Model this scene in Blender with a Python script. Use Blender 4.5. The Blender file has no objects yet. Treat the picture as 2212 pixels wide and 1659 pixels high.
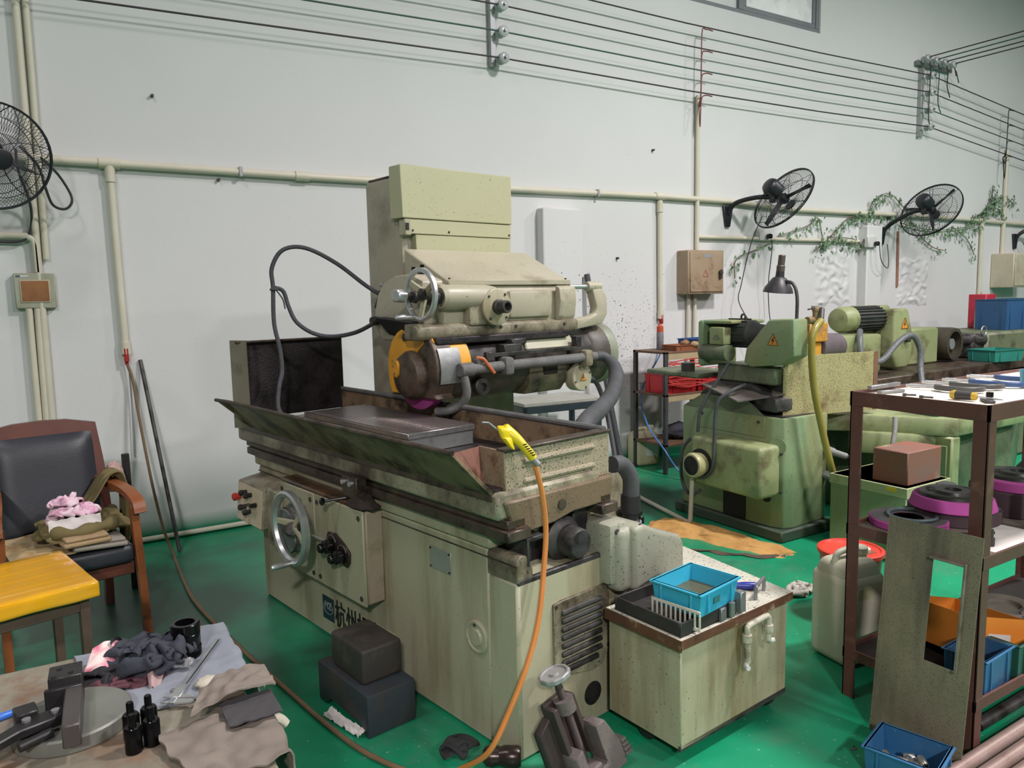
import bpy, bmesh, math, random
from mathutils import Vector, Matrix, noise as mnoise
D = bpy.data
SC = bpy.context.scene
COL = SC.collection
R = math.radians

def srgb(r, g, b):
    f = lambda c: c / 12.92 if c <= .04045 else ((c + .055) / 1.055) ** 2.4
    return (f(r / 255), f(g / 255), f(b / 255), 1)

# ---------------------------------------------------------------- camera
cam = D.objects.new('camera', D.cameras.new('camera'))
COL.objects.link(cam)
cam.data.sensor_width = 36
cam.data.sensor_fit = 'HORIZONTAL'
cam.data.lens = 1619 / 2212 * 36
cam.data.clip_start = .02
_y, _p, _r = R(31.348), R(6.53), R(-1.2255)
_f = Vector((math.sin(_y) * math.cos(_p), math.cos(_y) * math.cos(_p), -math.sin(_p)))
_x = Vector((math.cos(_y), -math.sin(_y), 0))
_u = _x.cross(_f)
_x, _u = math.cos(_r) * _x + math.sin(_r) * _u, -math.sin(_r) * _x + math.cos(_r) * _u
cam.matrix_world = Matrix(((_x.x, _u.x, -_f.x, 0), (_x.y, _u.y, -_f.y, 0), (_x.z, _u.z, -_f.z, 1.6), (0, 0, 0, 1)))
SC.camera = cam

# ---------------------------------------------------------------- light
W = D.worlds.new('daylight')
SC.world = W
W.use_nodes = True
W.node_tree.nodes['Background'].inputs[0].default_value = (1, .96, .99, 1)
W.node_tree.nodes['Background'].inputs[1].default_value = .1
LAMPS = [((4.7, .6, 6.4), 430), ((-1.4, 2.2, 6.4), 70), ((9.6, .8, 6.4), 280), ((-3.0, -6.0, 5.8), 1000), ((4.5, -5.0, 6.4), 400), ((10.5, -5.0, 6.4), 400)]
for i, (p, e) in enumerate(LAMPS):
    l = D.lights.new('ceiling_lamp', 'AREA')
    l.shape = 'DISK'
    l.size = .8
    l.spread = R(168)
    l.energy = e
    l.color = (1, .955, .965)
    o = D.objects.new('ceiling_lamp', l)
    o.location = p
    COL.objects.link(o)
SC.view_settings.view_transform = 'Standard'
SC.view_settings.look = 'None'
SC.view_settings.exposure = 0.0
SC.view_settings.gamma = 1
SC.view_settings.use_curve_mapping = False

# ---------------------------------------------------------------- materials
MATS = {}

def mat(name, c, rough=.55, metal=0., c2=None, vs=3., var=.5, dirt=None, da=.35, ds=5., speck=0., ss=70., sc=(40, 34, 28), bump=0., bs=60., streak=False, spec=.5, trans=0., emit=0., soft=.08, coat=0., alpha=1.):
    """procedural paint / metal / cloth: base + slow variation + dirt patches + specks + fine relief"""
    if name in MATS:
        return MATS[name]
    m = D.materials.new(name)
    m.use_nodes = True
    nt = m.node_tree
    b = nt.nodes['Principled BSDF']
    N = nt.nodes.new
    tc = N('ShaderNodeTexCoord')
    co = tc.outputs['Object']

    def noi(scale, det=5, vec=co, rgh=.6):
        n = N('ShaderNodeTexNoise')
        n.inputs['Scale'].default_value = scale
        n.inputs['Detail'].default_value = det
        n.inputs['Roughness'].default_value = rgh
        nt.links.new(vec, n.inputs['Vector'])
        return n.outputs['Fac']

    def ramp(fac, a, bb):
        r = N('ShaderNodeMapRange')
        r.inputs['From Min'].default_value = a
        r.inputs['From Max'].default_value = bb
        nt.links.new(fac, r.inputs['Value'])
        return r.outputs['Result']

    def mix(fac, A, Bc):
        x = N('ShaderNodeMix')
        x.data_type = 'RGBA'
        if isinstance(fac, float):
            x.inputs[0].default_value = fac
        else:
            nt.links.new(fac, x.inputs[0])
        for s, v in ((6, A), (7, Bc)):
            if isinstance(v, tuple):
                x.inputs[s].default_value = v
            else:
                nt.links.new(v, x.inputs[s])
        return x.outputs[2]
    base = srgb(*c)
    if c2 is None:
        c2 = tuple(v * .86 for v in c)
    cur = mix(ramp(noi(vs), .5 - var / 2, .5 + var / 2), base, srgb(*c2))
    vec = co
    if streak:
        mp = N('ShaderNodeMapping')
        mp.inputs['Scale'].default_value = (1, 1, .12)
        nt.links.new(co, mp.inputs['Vector'])
        vec = mp.outputs[0]
    if dirt:
        t = .5 + (.5 - da) * .5
        cur = mix(ramp(noi(ds, 8, vec, .65), t - soft, t + soft), cur, srgb(*dirt))
    if speck > 0:
        t = .72 - speck * .16
        cur = mix(ramp(noi(ss * 2.4, 2), t - .015, t + .015), cur, srgb(*sc))
    nt.links.new(cur, b.inputs['Base Color'])
    b.inputs['Roughness'].default_value = rough
    b.inputs['Metallic'].default_value = metal
    b.inputs['Specular IOR Level'].default_value = spec
    if trans:
        b.inputs['Transmission Weight'].default_value = trans
    if coat:
        b.inputs['Coat Weight'].default_value = coat
    if alpha < 1:
        b.inputs['Alpha'].default_value = alpha
    if emit:
        nt.links.new(cur, b.inputs['Emission Color'])
        b.inputs['Emission Strength'].default_value = emit
    if bump:
        bp = N('ShaderNodeBump')
        bp.inputs['Strength'].default_value = min(1, bump)
        bp.inputs['Distance'].default_value = .004
        nt.links.new(noi(bs, 4), bp.inputs['Height'])
        nt.links.new(bp.outputs[0], b.inputs['Normal'])
    MATS[name] = m
    return m

# ---------------------------------------------------------------- mesh helpers
def smooth_pts(pts, k=6):
    P = [Vector(p) for p in pts]
    if len(P) < 3:
        return P
    out = []
    for i in range(len(P) - 1):
        a = P[max(i - 1, 0)]; b = P[i]; c = P[i + 1]; d = P[min(i + 2, len(P) - 1)]
        for j in range(k):
            t = j / k
            out.append(.5 * ((2 * b) + (c - a) * t + (2 * a - 5 * b + 4 * c - d) * t * t + (3 * b - a - 3 * c + d) * t ** 3))
    out.append(P[-1])
    return out

class G:
    def __init__(s):
        s.bm = bmesh.new()

    def _add(s, verts, faces, M=None, bev=0, seg=1):
        b2 = bmesh.new()
        vs = [b2.verts.new(v) for v in verts]
        for f in faces:
            try:
                b2.faces.new([vs[i] for i in f])
            except ValueError:
                pass
        if bev:
            bmesh.ops.recalc_face_normals(b2, faces=b2.faces)
            bmesh.ops.bevel(b2, geom=[e for e in b2.edges if len(e.link_faces) == 2 and e.calc_face_angle(0) > .3], offset=bev, segments=seg, profile=.5, affect='EDGES', clamp_overlap=True)
        if M is not None:
            b2.transform(M)
        me = D.meshes.new('t')
        b2.to_mesh(me)
        b2.free()
        s.bm.from_mesh(me)
        D.meshes.remove(me)
        return s

    def box(s, x0, x1, y0, y1, z0, z1, b=0, M=None, seg=1):
        v = [(x, y, z) for z in (z0, z1) for y in (y0, y1) for x in (x0, x1)]
        f = [(0, 2, 3, 1), (4, 5, 7, 6), (0, 1, 5, 4), (2, 6, 7, 3), (0, 4, 6, 2), (1, 3, 7, 5)]
        return s._add(v, f, M, b, seg)

    def hexa(s, bot, top, b=0, seg=1):
        """8-corner solid, bottom and top loops of 4"""
        f = [(3, 2, 1, 0), (4, 5, 6, 7)] + [(i, (i + 1) % 4, 4 + (i + 1) % 4, 4 + i) for i in range(4)]
        return s._add(list(bot) + list(top), f, None, b, seg)

    def prism(s, poly, ax, a, c, b=0, seg=1, M=None):
        """poly of 2D points, extruded along axis 'x','y','z' from a to c"""
        def P(u, v, w):
            return {'x': (w, u, v), 'y': (u, w, v), 'z': (u, v, w)}[ax]
        n = len(poly)
        v = [P(u, w, a) for u, w in poly] + [P(u, w, c) for u, w in poly]
        f = [tuple(range(n))[::-1], tuple(range(n, 2 * n))] + [(i, (i + 1) % n, n + (i + 1) % n, n + i) for i in range(n)]
        return s._add(v, f, M, b, seg)

    def lathe(s, p, ax, prof, n=28, cap=True):
        """rings of (distance along axis, radius)"""
        p = Vector(p); ax = Vector(ax).normalized()
        t = Vector((0, 0, 1)) if abs(ax.z) < .9 else Vector((1, 0, 0))
        e1 = ax.cross(t).normalized(); e2 = ax.cross(e1)
        v = []; f = []
        for h, r in prof:
            for i in range(n):
                a = 2 * math.pi * i / n
                v.append(p + ax * h + (e1 * math.cos(a) + e2 * math.sin(a)) * max(r, 1e-5))
        for k in range(len(prof) - 1):
            for i in range(n):
                j = (i + 1) % n
                f.append((k * n + i, k * n + j, (k + 1) * n + j, (k + 1) * n + i))
        if cap:
            f.append(tuple(range(n))[::-1])
            f.append(tuple(range((len(prof) - 1) * n, len(prof) * n)))
        return s._add(v, f)

    def cyl(s, p, q, r, r2=None, n=20, b=0):
        p = Vector(p); q = Vector(q); L = (q - p).length
        r2 = r if r2 is None else r2
        pr = [(0, r), (L, r2)]
        if b:
            pr = [(0, r - b), (b, r), (L - b, r2), (L, r2 - b)]
        return s.lathe(p, q - p, pr, n)

    def tube(s, pts, r, n=8, k=6, sm=True, closed=False):
        P = smooth_pts(pts, k) if sm else [Vector(p) for p in pts]
        m = len(P)
        v = []; f = []
        up = None
        for i, p in enumerate(P):
            if closed:
                t = P[(i + 1) % m] - P[i - 1]
            else:
                t = P[min(i + 1, m - 1)] - P[max(i - 1, 0)]
            if t.length < 1e-9:
                t = Vector((0, 0, 1))
            t.normalize()
            if up is None:
                up = Vector((0, 0, 1)) if abs(t.z) < .95 else Vector((1, 0, 0))
            e1 = t.cross(up)
            if e1.length < 1e-4:
                e1 = t.cross(Vector((.3, .7, .2)))
            e1.normalize(); e2 = e1.cross(t).normalized(); up = e2
            rr = r(i / max(1, m - 1)) if callable(r) else r
            for j in range(n):
                a = 2 * math.pi * (j + .5) / n
                v.append(p + (e1 * math.cos(a) + e2 * math.sin(a)) * rr)
        for i in range(m if closed else m - 1):
            i2 = (i + 1) % m
            for j in range(n):
                j2 = (j + 1) % n
                f.append((i * n + j, i * n + j2, i2 * n + j2, i2 * n + j))
        if not closed:
            f.append(tuple(range(n))[::-1]); f.append(tuple(range((m - 1) * n, m * n)))
        return s._add(v, f)

    def ring(s, c, ax, Rr, r, n=36, m=8, a0=0, a1=360):
        c = Vector(c); ax = Vector(ax).normalized()
        t = Vector((0, 0, 1)) if abs(ax.z) < .9 else Vector((1, 0, 0))
        e1 = ax.cross(t).normalized(); e2 = ax.cross(e1)
        full = abs(a1 - a0 - 360) < 1e-6
        pts = [c + (e1 * math.cos(R(a0 + (a1 - a0) * i / n)) + e2 * math.sin(R(a0 + (a1 - a0) * i / n))) * Rr for i in range(n if full else n + 1)]
        return s.tube(pts, r, m, sm=False, closed=full)

    def sheet(s, fn, nu, nv, th=0., closed_u=False):
        """grid surface fn(u,v)->point, u,v in 0..1; th gives it thickness"""
        b2 = bmesh.new()
        vv = [[b2.verts.new(fn(i / nu, j / nv)) for j in range(nv + 1)] for i in range(nu + 1)]
        for i in range(nu):
            for j in range(nv):
                b2.faces.new((vv[i][j], vv[i + 1][j], vv[i + 1][j + 1], vv[i][j + 1]))
        if th:
            bmesh.ops.recalc_face_normals(b2, faces=b2.faces)
            bmesh.ops.solidify(b2, geom=list(b2.faces), thickness=th)
        me = D.meshes.new('t'); b2.to_mesh(me); b2.free()
        s.bm.from_mesh(me); D.meshes.remove(me)
        return s

    def plate(s, pts, th, nrm=None):
        """flat polygon with thickness"""
        P = [Vector(p) for p in pts]
        n = nrm and Vector(nrm).normalized() or (P[1] - P[0]).cross(P[2] - P[0]).normalized()
        m = len(P)
        v = [p + n * th / 2 for p in P] + [p - n * th / 2 for p in P]
        f = [tuple(range(m)), tuple(range(m, 2 * m))[::-1]] + [(i, m + i, m + (i + 1) % m, (i + 1) % m) for i in range(m)]
        return s._add(v, f)

    def ob(s, name, m, parent=None, ang=38, flat=False):
        bmesh.ops.recalc_face_normals(s.bm, faces=s.bm.faces)
        me = D.meshes.new(name)
        s.bm.to_mesh(me); s.bm.free()
        if not flat:
            me.shade_smooth()
            me.set_sharp_from_angle(angle=R(ang))
        if isinstance(m, str):
            m = MATS[m]
        me.materials.append(m)
        o = D.objects.new(name, me)
        COL.objects.link(o)
        o.parent = parent
        return o

def tag(o, label, cat, group=None, kind=None):
    o['label'] = label; o['category'] = cat
    if group: o['group'] = group
    if kind: o['kind'] = kind
    return o

def thing(name, label, cat, loc=(0, 0, 0), rz=0., group=None):
    o = D.objects.new(name, None)
    COL.objects.link(o)
    o.empty_display_size = .1
    o.location = loc
    o.rotation_euler = (0, 0, rz)
    return tag(o, label, cat, group)

def struct(o):
    o['kind'] = 'structure'
    return o

def dup(root, loc=None, rz=None, label=None):
    def cp(o, par):
        c = o.copy(); COL.objects.link(c); c.parent = par
        for ch in list(o.children):
            cp(ch, c)
        return c
    c = cp(root, None)
    if loc is not None: c.location = loc
    if rz is not None: c.rotation_euler = (0, 0, rz)
    if label: c['label'] = label
    return c

def text_mesh(name, body, size, m, parent, M, ext=.0006):
    cu = D.curves.new(name, 'FONT')
    cu.body = body; cu.size = size; cu.extrude = ext; cu.offset = size * .02
    t = D.objects.new(name + '_t', cu)
    COL.objects.link(t)
    bpy.context.view_layer.update()
    dg = bpy.context.evaluated_depsgraph_get()
    me = D.meshes.new_from_object(t.evaluated_get(dg))
    D.objects.remove(t)
    me.transform(M)
    me.materials.clear(); me.materials.append(MATS[m] if isinstance(m, str) else m)
    o = D.objects.new(name, me); COL.objects.link(o); o.parent = parent
    return o

def frame(o, ex, ey):
    """matrix with given origin and x,y axes"""
    ex = Vector(ex).normalized(); ey = Vector(ey); ez = ex.cross(ey).normalized(); ey = ez.cross(ex)
    return Matrix(((ex.x, ey.x, ez.x, o[0]), (ex.y, ey.y, ez.y, o[1]), (ex.z, ey.z, ez.z, o[2]), (0, 0, 0, 1)))

# ---------------------------------------------------------------- palette
CREAM = mat('cream_enamel', (178, 173, 148), .42, c2=(164, 159, 132), vs=2, dirt=(118, 102, 66), da=.3, ds=3, soft=.12, speck=.12, ss=60, streak=True)
CREAM3 = mat('grey_cream_casting', (174, 168, 147), .4, c2=(164, 158, 136), vs=3, dirt=(120, 108, 84), da=.12, ds=4, soft=.12, speck=.14, ss=50)
CREAM2 = mat('cream_enamel_clean', (184, 182, 150), .38, c2=(176, 174, 140), vs=2, speck=.05, ss=50)
CREAMD = mat('cream_enamel_oily', (166, 160, 136), .45, c2=(142, 134, 110), vs=5, dirt=(66, 52, 40), da=.45, ds=5, soft=.14, speck=.35, ss=55)
OLIVE = mat('oily_olive_paint', (150, 126, 100), .45, c2=(124, 102, 78), vs=4, dirt=(58, 46, 34), da=.4, ds=6, speck=.3, ss=60)
TROUGHC = mat('speckled_cream_paint', (164, 153, 130), .45, c2=(150, 139, 116), vs=4, dirt=(104, 86, 62), da=.22, ds=7, speck=.6, ss=70, bump=.5, bs=45)
RUSTOIL = mat('brown_oiled_iron', (92, 80, 68), .42, .2, c2=(62, 50, 42), vs=8, dirt=(44, 34, 28), da=.4, ds=9, bump=.25)
BLACKOIL = mat('black_grinding_sludge', (30, 26, 25), .5, c2=(52, 44, 46), vs=6, dirt=(14, 12, 12), da=.45, ds=7, bump=.8, bs=70)
STEEL = mat('bright_steel', (214, 215, 214), .36, .75, c2=(180, 182, 182), vs=20)
GSTEEL = mat('grey_steel', (164, 165, 164), .42, .6, c2=(110, 112, 112), vs=12)
DSTEEL = mat('dark_grimy_steel', (88, 86, 84), .5, .5, c2=(62, 60, 58), vs=10, dirt=(40, 36, 34), da=.35, ds=10, bump=.3)
DUSTY = mat('grey_dust_coated_pipe', (112, 112, 110), .75, c2=(88, 88, 86), vs=14, speck=.5, ss=90, bump=.5, bs=80)
RUBBER = mat('black_rubber', (30, 30, 32), .55, c2=(42, 42, 44), vs=10)
GRUBBER = mat('grey_grimy_hose', (78, 80, 82), .65, c2=(60, 62, 64), vs=10, bump=.4)
BPLAST = mat('black_bakelite', (18, 18, 18), .18)
YELLOWP = mat('chipped_yellow_paint', (226, 164, 40), .45, c2=(206, 142, 30), vs=6, dirt=(92, 70, 50), da=.2, ds=7, soft=.02, speck=.2)
REDPL = mat('red_plastic', (205, 62, 52), .4)
WHITEP = mat('white_paint', (222, 222, 218), .5)
PINKW = mat('pink_abrasive', (178, 78, 150), .9, c2=(164, 66, 136), vs=8, bump=.5, bs=300)
# ================================================================= room
def wall_mat():
    m = mat('white_plaster', (214, 215, 213), .85, c2=(206, 207, 205), vs=.5, speck=.0, ss=14, sc=(150, 146, 140), bump=.25, bs=30)
    nt = m.node_tree; N = nt.nodes.new
    b = nt.nodes['Principled BSDF']
    cur = b.inputs['Base Color'].links[0].from_socket
    tc = N('ShaderNodeTexCoord'); sp = N('ShaderNodeSeparateXYZ'); nt.links.new(tc.outputs['Object'], sp.inputs[0])
    no = N('ShaderNodeTexNoise'); no.inputs['Scale'].default_value = 1.3; no.inputs['Detail'].default_value = 6
    nt.links.new(tc.outputs['Object'], no.inputs['Vector'])
    # green floor paint brushed up the foot of the wall
    ad = N('ShaderNodeMath'); ad.operation = 'MULTIPLY_ADD'; ad.inputs[1].default_value = .12; ad.inputs[2].default_value = -.06
    nt.links.new(no.outputs['Fac'], ad.inputs[0])
    su = N('ShaderNodeMath'); su.operation = 'ADD'; nt.links.new(sp.outputs['Z'], su.inputs[0]); nt.links.new(ad.outputs[0], su.inputs[1])
    mr = N('ShaderNodeMapRange'); mr.inputs['From Min'].default_value = .16; mr.inputs['From Max'].default_value = .05
    nt.links.new(su.outputs[0], mr.inputs['Value'])
    mx = N('ShaderNodeMix'); mx.data_type = 'RGBA'; mx.inputs[7].default_value = srgb(20, 128, 92)
    nt.links.new(mr.outputs[0], mx.inputs[0]); nt.links.new(cur, mx.inputs[6])
    # oil splashes on the plaster behind the grinder, thinning out away from it
    n2 = N('ShaderNodeTexNoise'); n2.inputs['Scale'].default_value = 48; n2.inputs['Detail'].default_value = 3
    nt.links.new(tc.outputs['Object'], n2.inputs['Vector'])
    vd = N('ShaderNodeVectorMath'); vd.operation = 'DISTANCE'; vd.inputs[1].default_value = (4.55, 5.54, 1.15)
    nt.links.new(tc.outputs['Object'], vd.inputs[0])
    m2 = N('ShaderNodeMapRange'); m2.inputs['From Min'].default_value = 0; m2.inputs['From Max'].default_value = 1.7
    m2.inputs['To Min'].default_value = .125; m2.inputs['To Max'].default_value = -.06
    nt.links.new(vd.outputs['Value'], m2.inputs['Value'])
    a2 = N('ShaderNodeMath'); a2.operation = 'ADD'; nt.links.new(n2.outputs['Fac'], a2.inputs[0]); nt.links.new(m2.outputs[0], a2.inputs[1])
    m3 = N('ShaderNodeMapRange'); m3.inputs['From Min'].default_value = .73; m3.inputs['From Max'].default_value = .75
    nt.links.new(a2.outputs[0], m3.inputs['Value'])
    mx2 = N('ShaderNodeMix'); mx2.data_type = 'RGBA'; mx2.inputs[7].default_value = srgb(84, 78, 70)
    nt.links.new(m3.outputs[0], mx2.inputs[0]); nt.links.new(mx.outputs[2], mx2.inputs[6])
    nt.links.new(mx2.outputs[2], b.inputs['Base Color'])
    return m
WALLM = wall_mat()

def floor_mat():
    m = mat('green_floor_paint', (26, 150, 106), .34, c2=(22, 132, 92), vs=1.6, dirt=(84, 126, 106), da=.2, ds=2.2, soft=.14, speck=.1, ss=20, sc=(130, 170, 150), bump=.08, bs=24)
    nt = m.node_tree; N = nt.nodes.new
    b = nt.nodes['Principled BSDF']
    cur = b.inputs['Base Color'].links[0].from_socket
    tc = N('ShaderNodeTexCoord')
    no = N('ShaderNodeTexNoise'); no.inputs['Scale'].default_value = 1.7; no.inputs['Detail'].default_value = 7
    nt.links.new(tc.outputs['Object'], no.inputs['Vector'])
    # old oil and floor shade painted into the colour: spots by centre and radius
    for c, r, col in (((.5, 4.2, 0), 1.5, (26, 52, 42)), ((1.2, 3.1, 0), .9, (24, 56, 44)), ((3.9, 4.4, 0), 1.1, (46, 74, 60)), ((2.3, 2.1, 0), .55, (22, 60, 46))):
        vd = N('ShaderNodeVectorMath'); vd.operation = 'DISTANCE'; vd.inputs[1].default_value = c
        nt.links.new(tc.outputs['Object'], vd.inputs[0])
        m1 = N('ShaderNodeMapRange'); m1.inputs['From Min'].default_value = 0; m1.inputs['From Max'].default_value = r
        m1.inputs['To Min'].default_value = .42; m1.inputs['To Max'].default_value = -.25
        nt.links.new(vd.outputs['Value'], m1.inputs['Value'])
        ad = N('ShaderNodeMath'); ad.operation = 'ADD'; nt.links.new(m1.outputs[0], ad.inputs[0]); nt.links.new(no.outputs['Fac'], ad.inputs[1])
        m2 = N('ShaderNodeMapRange'); m2.inputs['From Min'].default_value = .42; m2.inputs['From Max'].default_value = .78
        m2.inputs['To Max'].default_value = .85
        nt.links.new(ad.outputs[0], m2.inputs['Value'])
        mx = N('ShaderNodeMix'); mx.data_type = 'RGBA'; mx.inputs[7].default_value = srgb(*col)
        nt.links.new(m2.outputs[0], mx.inputs[0]); nt.links.new(cur, mx.inputs[6])
        cur = mx.outputs[2]
    nt.links.new(cur, b.inputs['Base Color'])
    return m
FLOORM = floor_mat()
YW = 5.54
WX0, WX1, WZ = 5.30, 7.43, 4.41      # window opening
g = G()
g.box(-6, WX0, YW, YW + .25, 0, 7)
g.box(WX0, WX1, YW, YW + .25, 0, WZ)
g.box(WX0, WX1, YW, YW + .25, 5.9, 7)
g.box(WX1, 15, YW, YW + .25, 0, 7)
wall = struct(g.ob('wall_back', WALLM, flat=True))
g = G(); g.box(-6, 15, -5, YW + .25, -.1, 0)
struct(g.ob('floor', FLOORM, flat=True))
# pilasters stopping below the conduit run
for i, (x0, x1, zt) in enumerate(((3.66, 4.07, 2.37), (8.24, 8.53, 2.36))):
    g = G(); g.box(x0, x1, YW - .11, YW + .02, 0, zt, .012)
    struct(g.ob('trim_%d' % (i + 1), WALLM))
# window
WFR = mat('grey_window_frame', (120, 124, 128), .5)
PANE = mat('glowing_dusty_glass', (196, 200, 196), .35, c2=(160, 166, 164), vs=2.5, dirt=(140, 146, 142), da=.3, ds=3, emit=.42)  # emission in the glass stands in for daylight coming through
PANE2 = mat('glowing_clear_glass', (206, 212, 206), .1, alpha=.35, emit=.75)  # also glows by itself, replacing the brightness of outdoor daylight
g = G()
for a in ((WX0, WX0 + .05, WZ + .05, 5.85), (WX1 - .05, WX1, WZ + .05, 5.85), (WX0, WX1, WZ, WZ + .05), (WX0, WX1, 5.85, 5.9), (6.17, 6.25, WZ + .05, 5.85)):
    g.box(a[0], a[1], YW + .02, YW + .1, a[2], a[3], .004)
win = struct(g.ob('window_1', WFR))
g = G(); g.box(WX0 + .05, 6.17, YW + .055, YW + .063, WZ + .05, 5.85); g.ob('pane', PANE2, win, flat=True)
g = G(); g.box(6.25, WX1 - .05, YW + .04, YW + .048, WZ + .05, 5.85); g.ob('pane', PANE, win, flat=True)
g = G()
for a in ((6.25, 6.29, WZ + .1, 5.84), (WX1 - .1, WX1 - .051, WZ + .1, 5.84), (6.25, WX1 - .051, WZ + .051, WZ + .1)):
    g.box(a[0], a[1], YW + .028, YW + .06, a[2], a[3], .003)
g.ob('sash', WFR, win)
# second window whose edge enters at the far right
g = G(); g.box(11.93, 13.4, YW - .012, YW + .02, 3.55, 5.2, .004)
w2 = struct(g.ob('window_2', WHITEP))
g = G(); g.box(11.98, 13.35, YW - .016, YW - .012, 3.6, 5.15); g.ob('pane', PANE, w2, flat=True)
# bare tree outside the first window
BARK = mat('bare_bark', (96, 84, 62), .8)
random.seed(5)
t = thing('bare_tree', 'thin bare branches seen outside through the high window', 'tree', (6.0, 7.6, 0))
g = G(); g.tube([(0, 0, 0), (.05, 0, 2), (0, .1, 4), (-.05, 0, 5.6)], lambda u: .07 - .05 * u, 6); g.ob('trunk', BARK, t)
g = G()
for i in range(26):
    z = random.uniform(3.6, 5.4); a = random.uniform(0, 6.28); L = random.uniform(.5, 1.2)
    p = Vector((0, 0, z)); q = p + Vector((math.cos(a) * L, math.sin(a) * L * .5, random.uniform(.1, .6)))
    g.tube([p, (p + q) / 2 + Vector((0, 0, .08)), q], lambda u: .016 - .012 * u, 4, 3)
g.ob('branch', BARK, t)
# ================================================================= things on the wall
PVC = mat('cream_pvc', (214, 210, 192), .45, c2=(200, 194, 172), vs=3)
BLKP = mat('black_fan_paint', (34, 36, 42), .4)
WIREK = mat('black_wire', (52, 50, 52), .6)
WIREG = mat('green_wire', (52, 92, 84), .6)
WIRER = mat('red_brown_wire', (128, 62, 60), .6)
PORC = mat('porcelain', (188, 192, 192), .25)
GALV = mat('galvanised_bar', (176, 178, 178), .45, .3)
REDV = mat('red_valve_paint', (176, 40, 36), .45)
PY = YW - .03

def conduit(label, pts, r=.025, fits=(), clips=(), group='pipes along the white wall'):
    t = thing('conduit_pipe', label, 'pipe', pts[0], 0, group)
    o = Vector(pts[0])
    g = G(); g.tube([Vector(p) - o for p in pts], r, 10, sm=False); g.ob('pipe', PVC, t)
    for p, a, L in fits:
        p = Vector(p) - o; a = Vector(a).normalized()
        g = G(); g.cyl(p - a * L, p + a * L, r * 1.28, n=12); g.ob('coupling', PVC, t)
    for p in clips:
        p = Vector(p) - o
        g = G(); g.box(p.x - .012, p.x + .012, p.y - r * 1.2, p.y + .03, p.z - r * 1.25, p.z + r * 1.25, .003); g.ob('clip', GALV, t)
    return t
X_ = (1, 0, 0); Z_ = (0, 0, 1)
conduit('long cream conduit running level along the whole white wall', [(-3, PY, 2.51), (.388, PY, 2.507), (1.6, PY, 2.506), (3.4, PY, 2.515), (5.1, PY, 2.54), (6.1, PY, 2.535), (7.1, PY, 2.497), (9.8, PY, 2.52), (13.5, PY, 2.49)], .027,
        [((.388, PY, 2.507), X_, .06), ((1.62, PY, 2.506), X_, .05), ((5.06, PY, 2.54), X_, .06), ((10.91, PY, 2.51), X_, .06)], [(1.19, PY, 2.507), (2.6, PY, 2.511), (4.3, PY, 2.527), (6.4, PY, 2.523), (8.9, PY, 2.513)])

def drop(label, x, z1, hose):
    t = conduit(label, [(x, PY, 2.5), (x + .003, PY, 1.9), (x + .01, PY, z1)], .024, [((x, PY, 2.44), Z_, .05), ((x + .01, PY, z1 + .03), Z_, .04)])
    g = G(); g.cyl((.01, 0, z1 - 2.5), (.01, 0, z1 - 2.58), .012, n=10); g.box(-.004, .024, -.03, -.012, z1 - 2.56, z1 - 2.47, .004); g.ob('valve', REDV, t)
    return t
drop('cream drop pipe with red valve feeding the brown air hose', .388, 1.30, 1)
drop('cream drop pipe with red valve above the jerrycan', 5.06, 1.38, 1)
drop('cream drop pipe ending behind the red box at the far right', 10.91, 1.52, 0)
conduit('cream riser pipe going up from the brown switch box', [(5.555, PY, 2.03), (5.555, PY, 3.53)], .022)
conduit('thin level conduit between the two wall sockets', [(5.56, PY, 2.17), (6.5, PY, 2.172), (8.2, PY, 2.178)], .02)
conduit('pale riser pipe above the far cream switch box', [(11.48, PY, 2.05), (11.48, PY, 3.5)], .028)
conduit('tall pale pipe rising behind the left fan, left of the pair', [(-.05, PY, .3), (-.045, PY, 2), (-.03, PY, 5)], .022)
conduit('tall pale pipe rising behind the left fan, right of the pair', [(-.0, PY, 1.9), (.012, PY, 3), (.02, PY, 5)], .018)
conduit('cream bent conduit entering the top of the window-like grey box', [(-.8, PY, 2.04), (-.09, PY, 2.038), (-.06, PY, 2.02), (-.052, PY, 1.98), (-.05, PY, 1.82)], .022)
conduit('cream pipe leaving the bottom of the grey box, left one', [(-.115, PY, 1.6), (-.12, PY, .1)], .02)
conduit('cream pipe leaving the bottom of the grey box, right one', [(-.07, PY, 1.6), (-.085, PY, .1)], .02)
conduit('cream pipe below the brown switch box, left one', [(5.44, PY, 1.6), (5.44, PY, .6)], .02)
conduit('cream pipe below the brown switch box, right one', [(5.53, PY, 1.6), (5.53, PY, .6)], .02)
conduit('white skirting conduit lying along the foot of the wall', [(-3, YW - .03, .03), (4.6, YW - .03, .03)], .018)

# overhead wire line -------------------------------------------------
def insulator(parent, p, ax=(0, -1, 0)):
    g = G(); g.lathe(p, ax, [(0, .03), (.012, .042), (.03, .042), (.04, .028), (.055, .028), (.065, .045), (.09, .045), (.1, .03), (.1, .008)], 16)
    o = g.ob('insulator', PORC, parent)
    a = Vector(ax)
    g = G(); g.cyl(Vector(p) + a * .095, Vector(p) + a * .118, .012, n=8); g.ob('bolt', GSTEEL, o)
ZB = {3.262: (3.538, 3.745, 3.947, 4.15), 9.37: (3.59, 3.795, 4.0, 4.2)}
for x, lab in ((3.262, 'galvanised bar with white insulators above the grinder'), (9.37, 'upright bar with four insulators near the far window')):
    t = thing('insulator_bracket', lab, 'bracket', (x, YW, 3.5), 0, 'wall brackets of the overhead wires')
    g = G(); g.box(-.05, .0, -.05, 0, -.02, .8, .003); g.ob('bar', GALV, t)
    for z in ZB[x]:
        insulator(t, (.03 if x < 5 else .06, -.045, z - 3.5))
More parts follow.
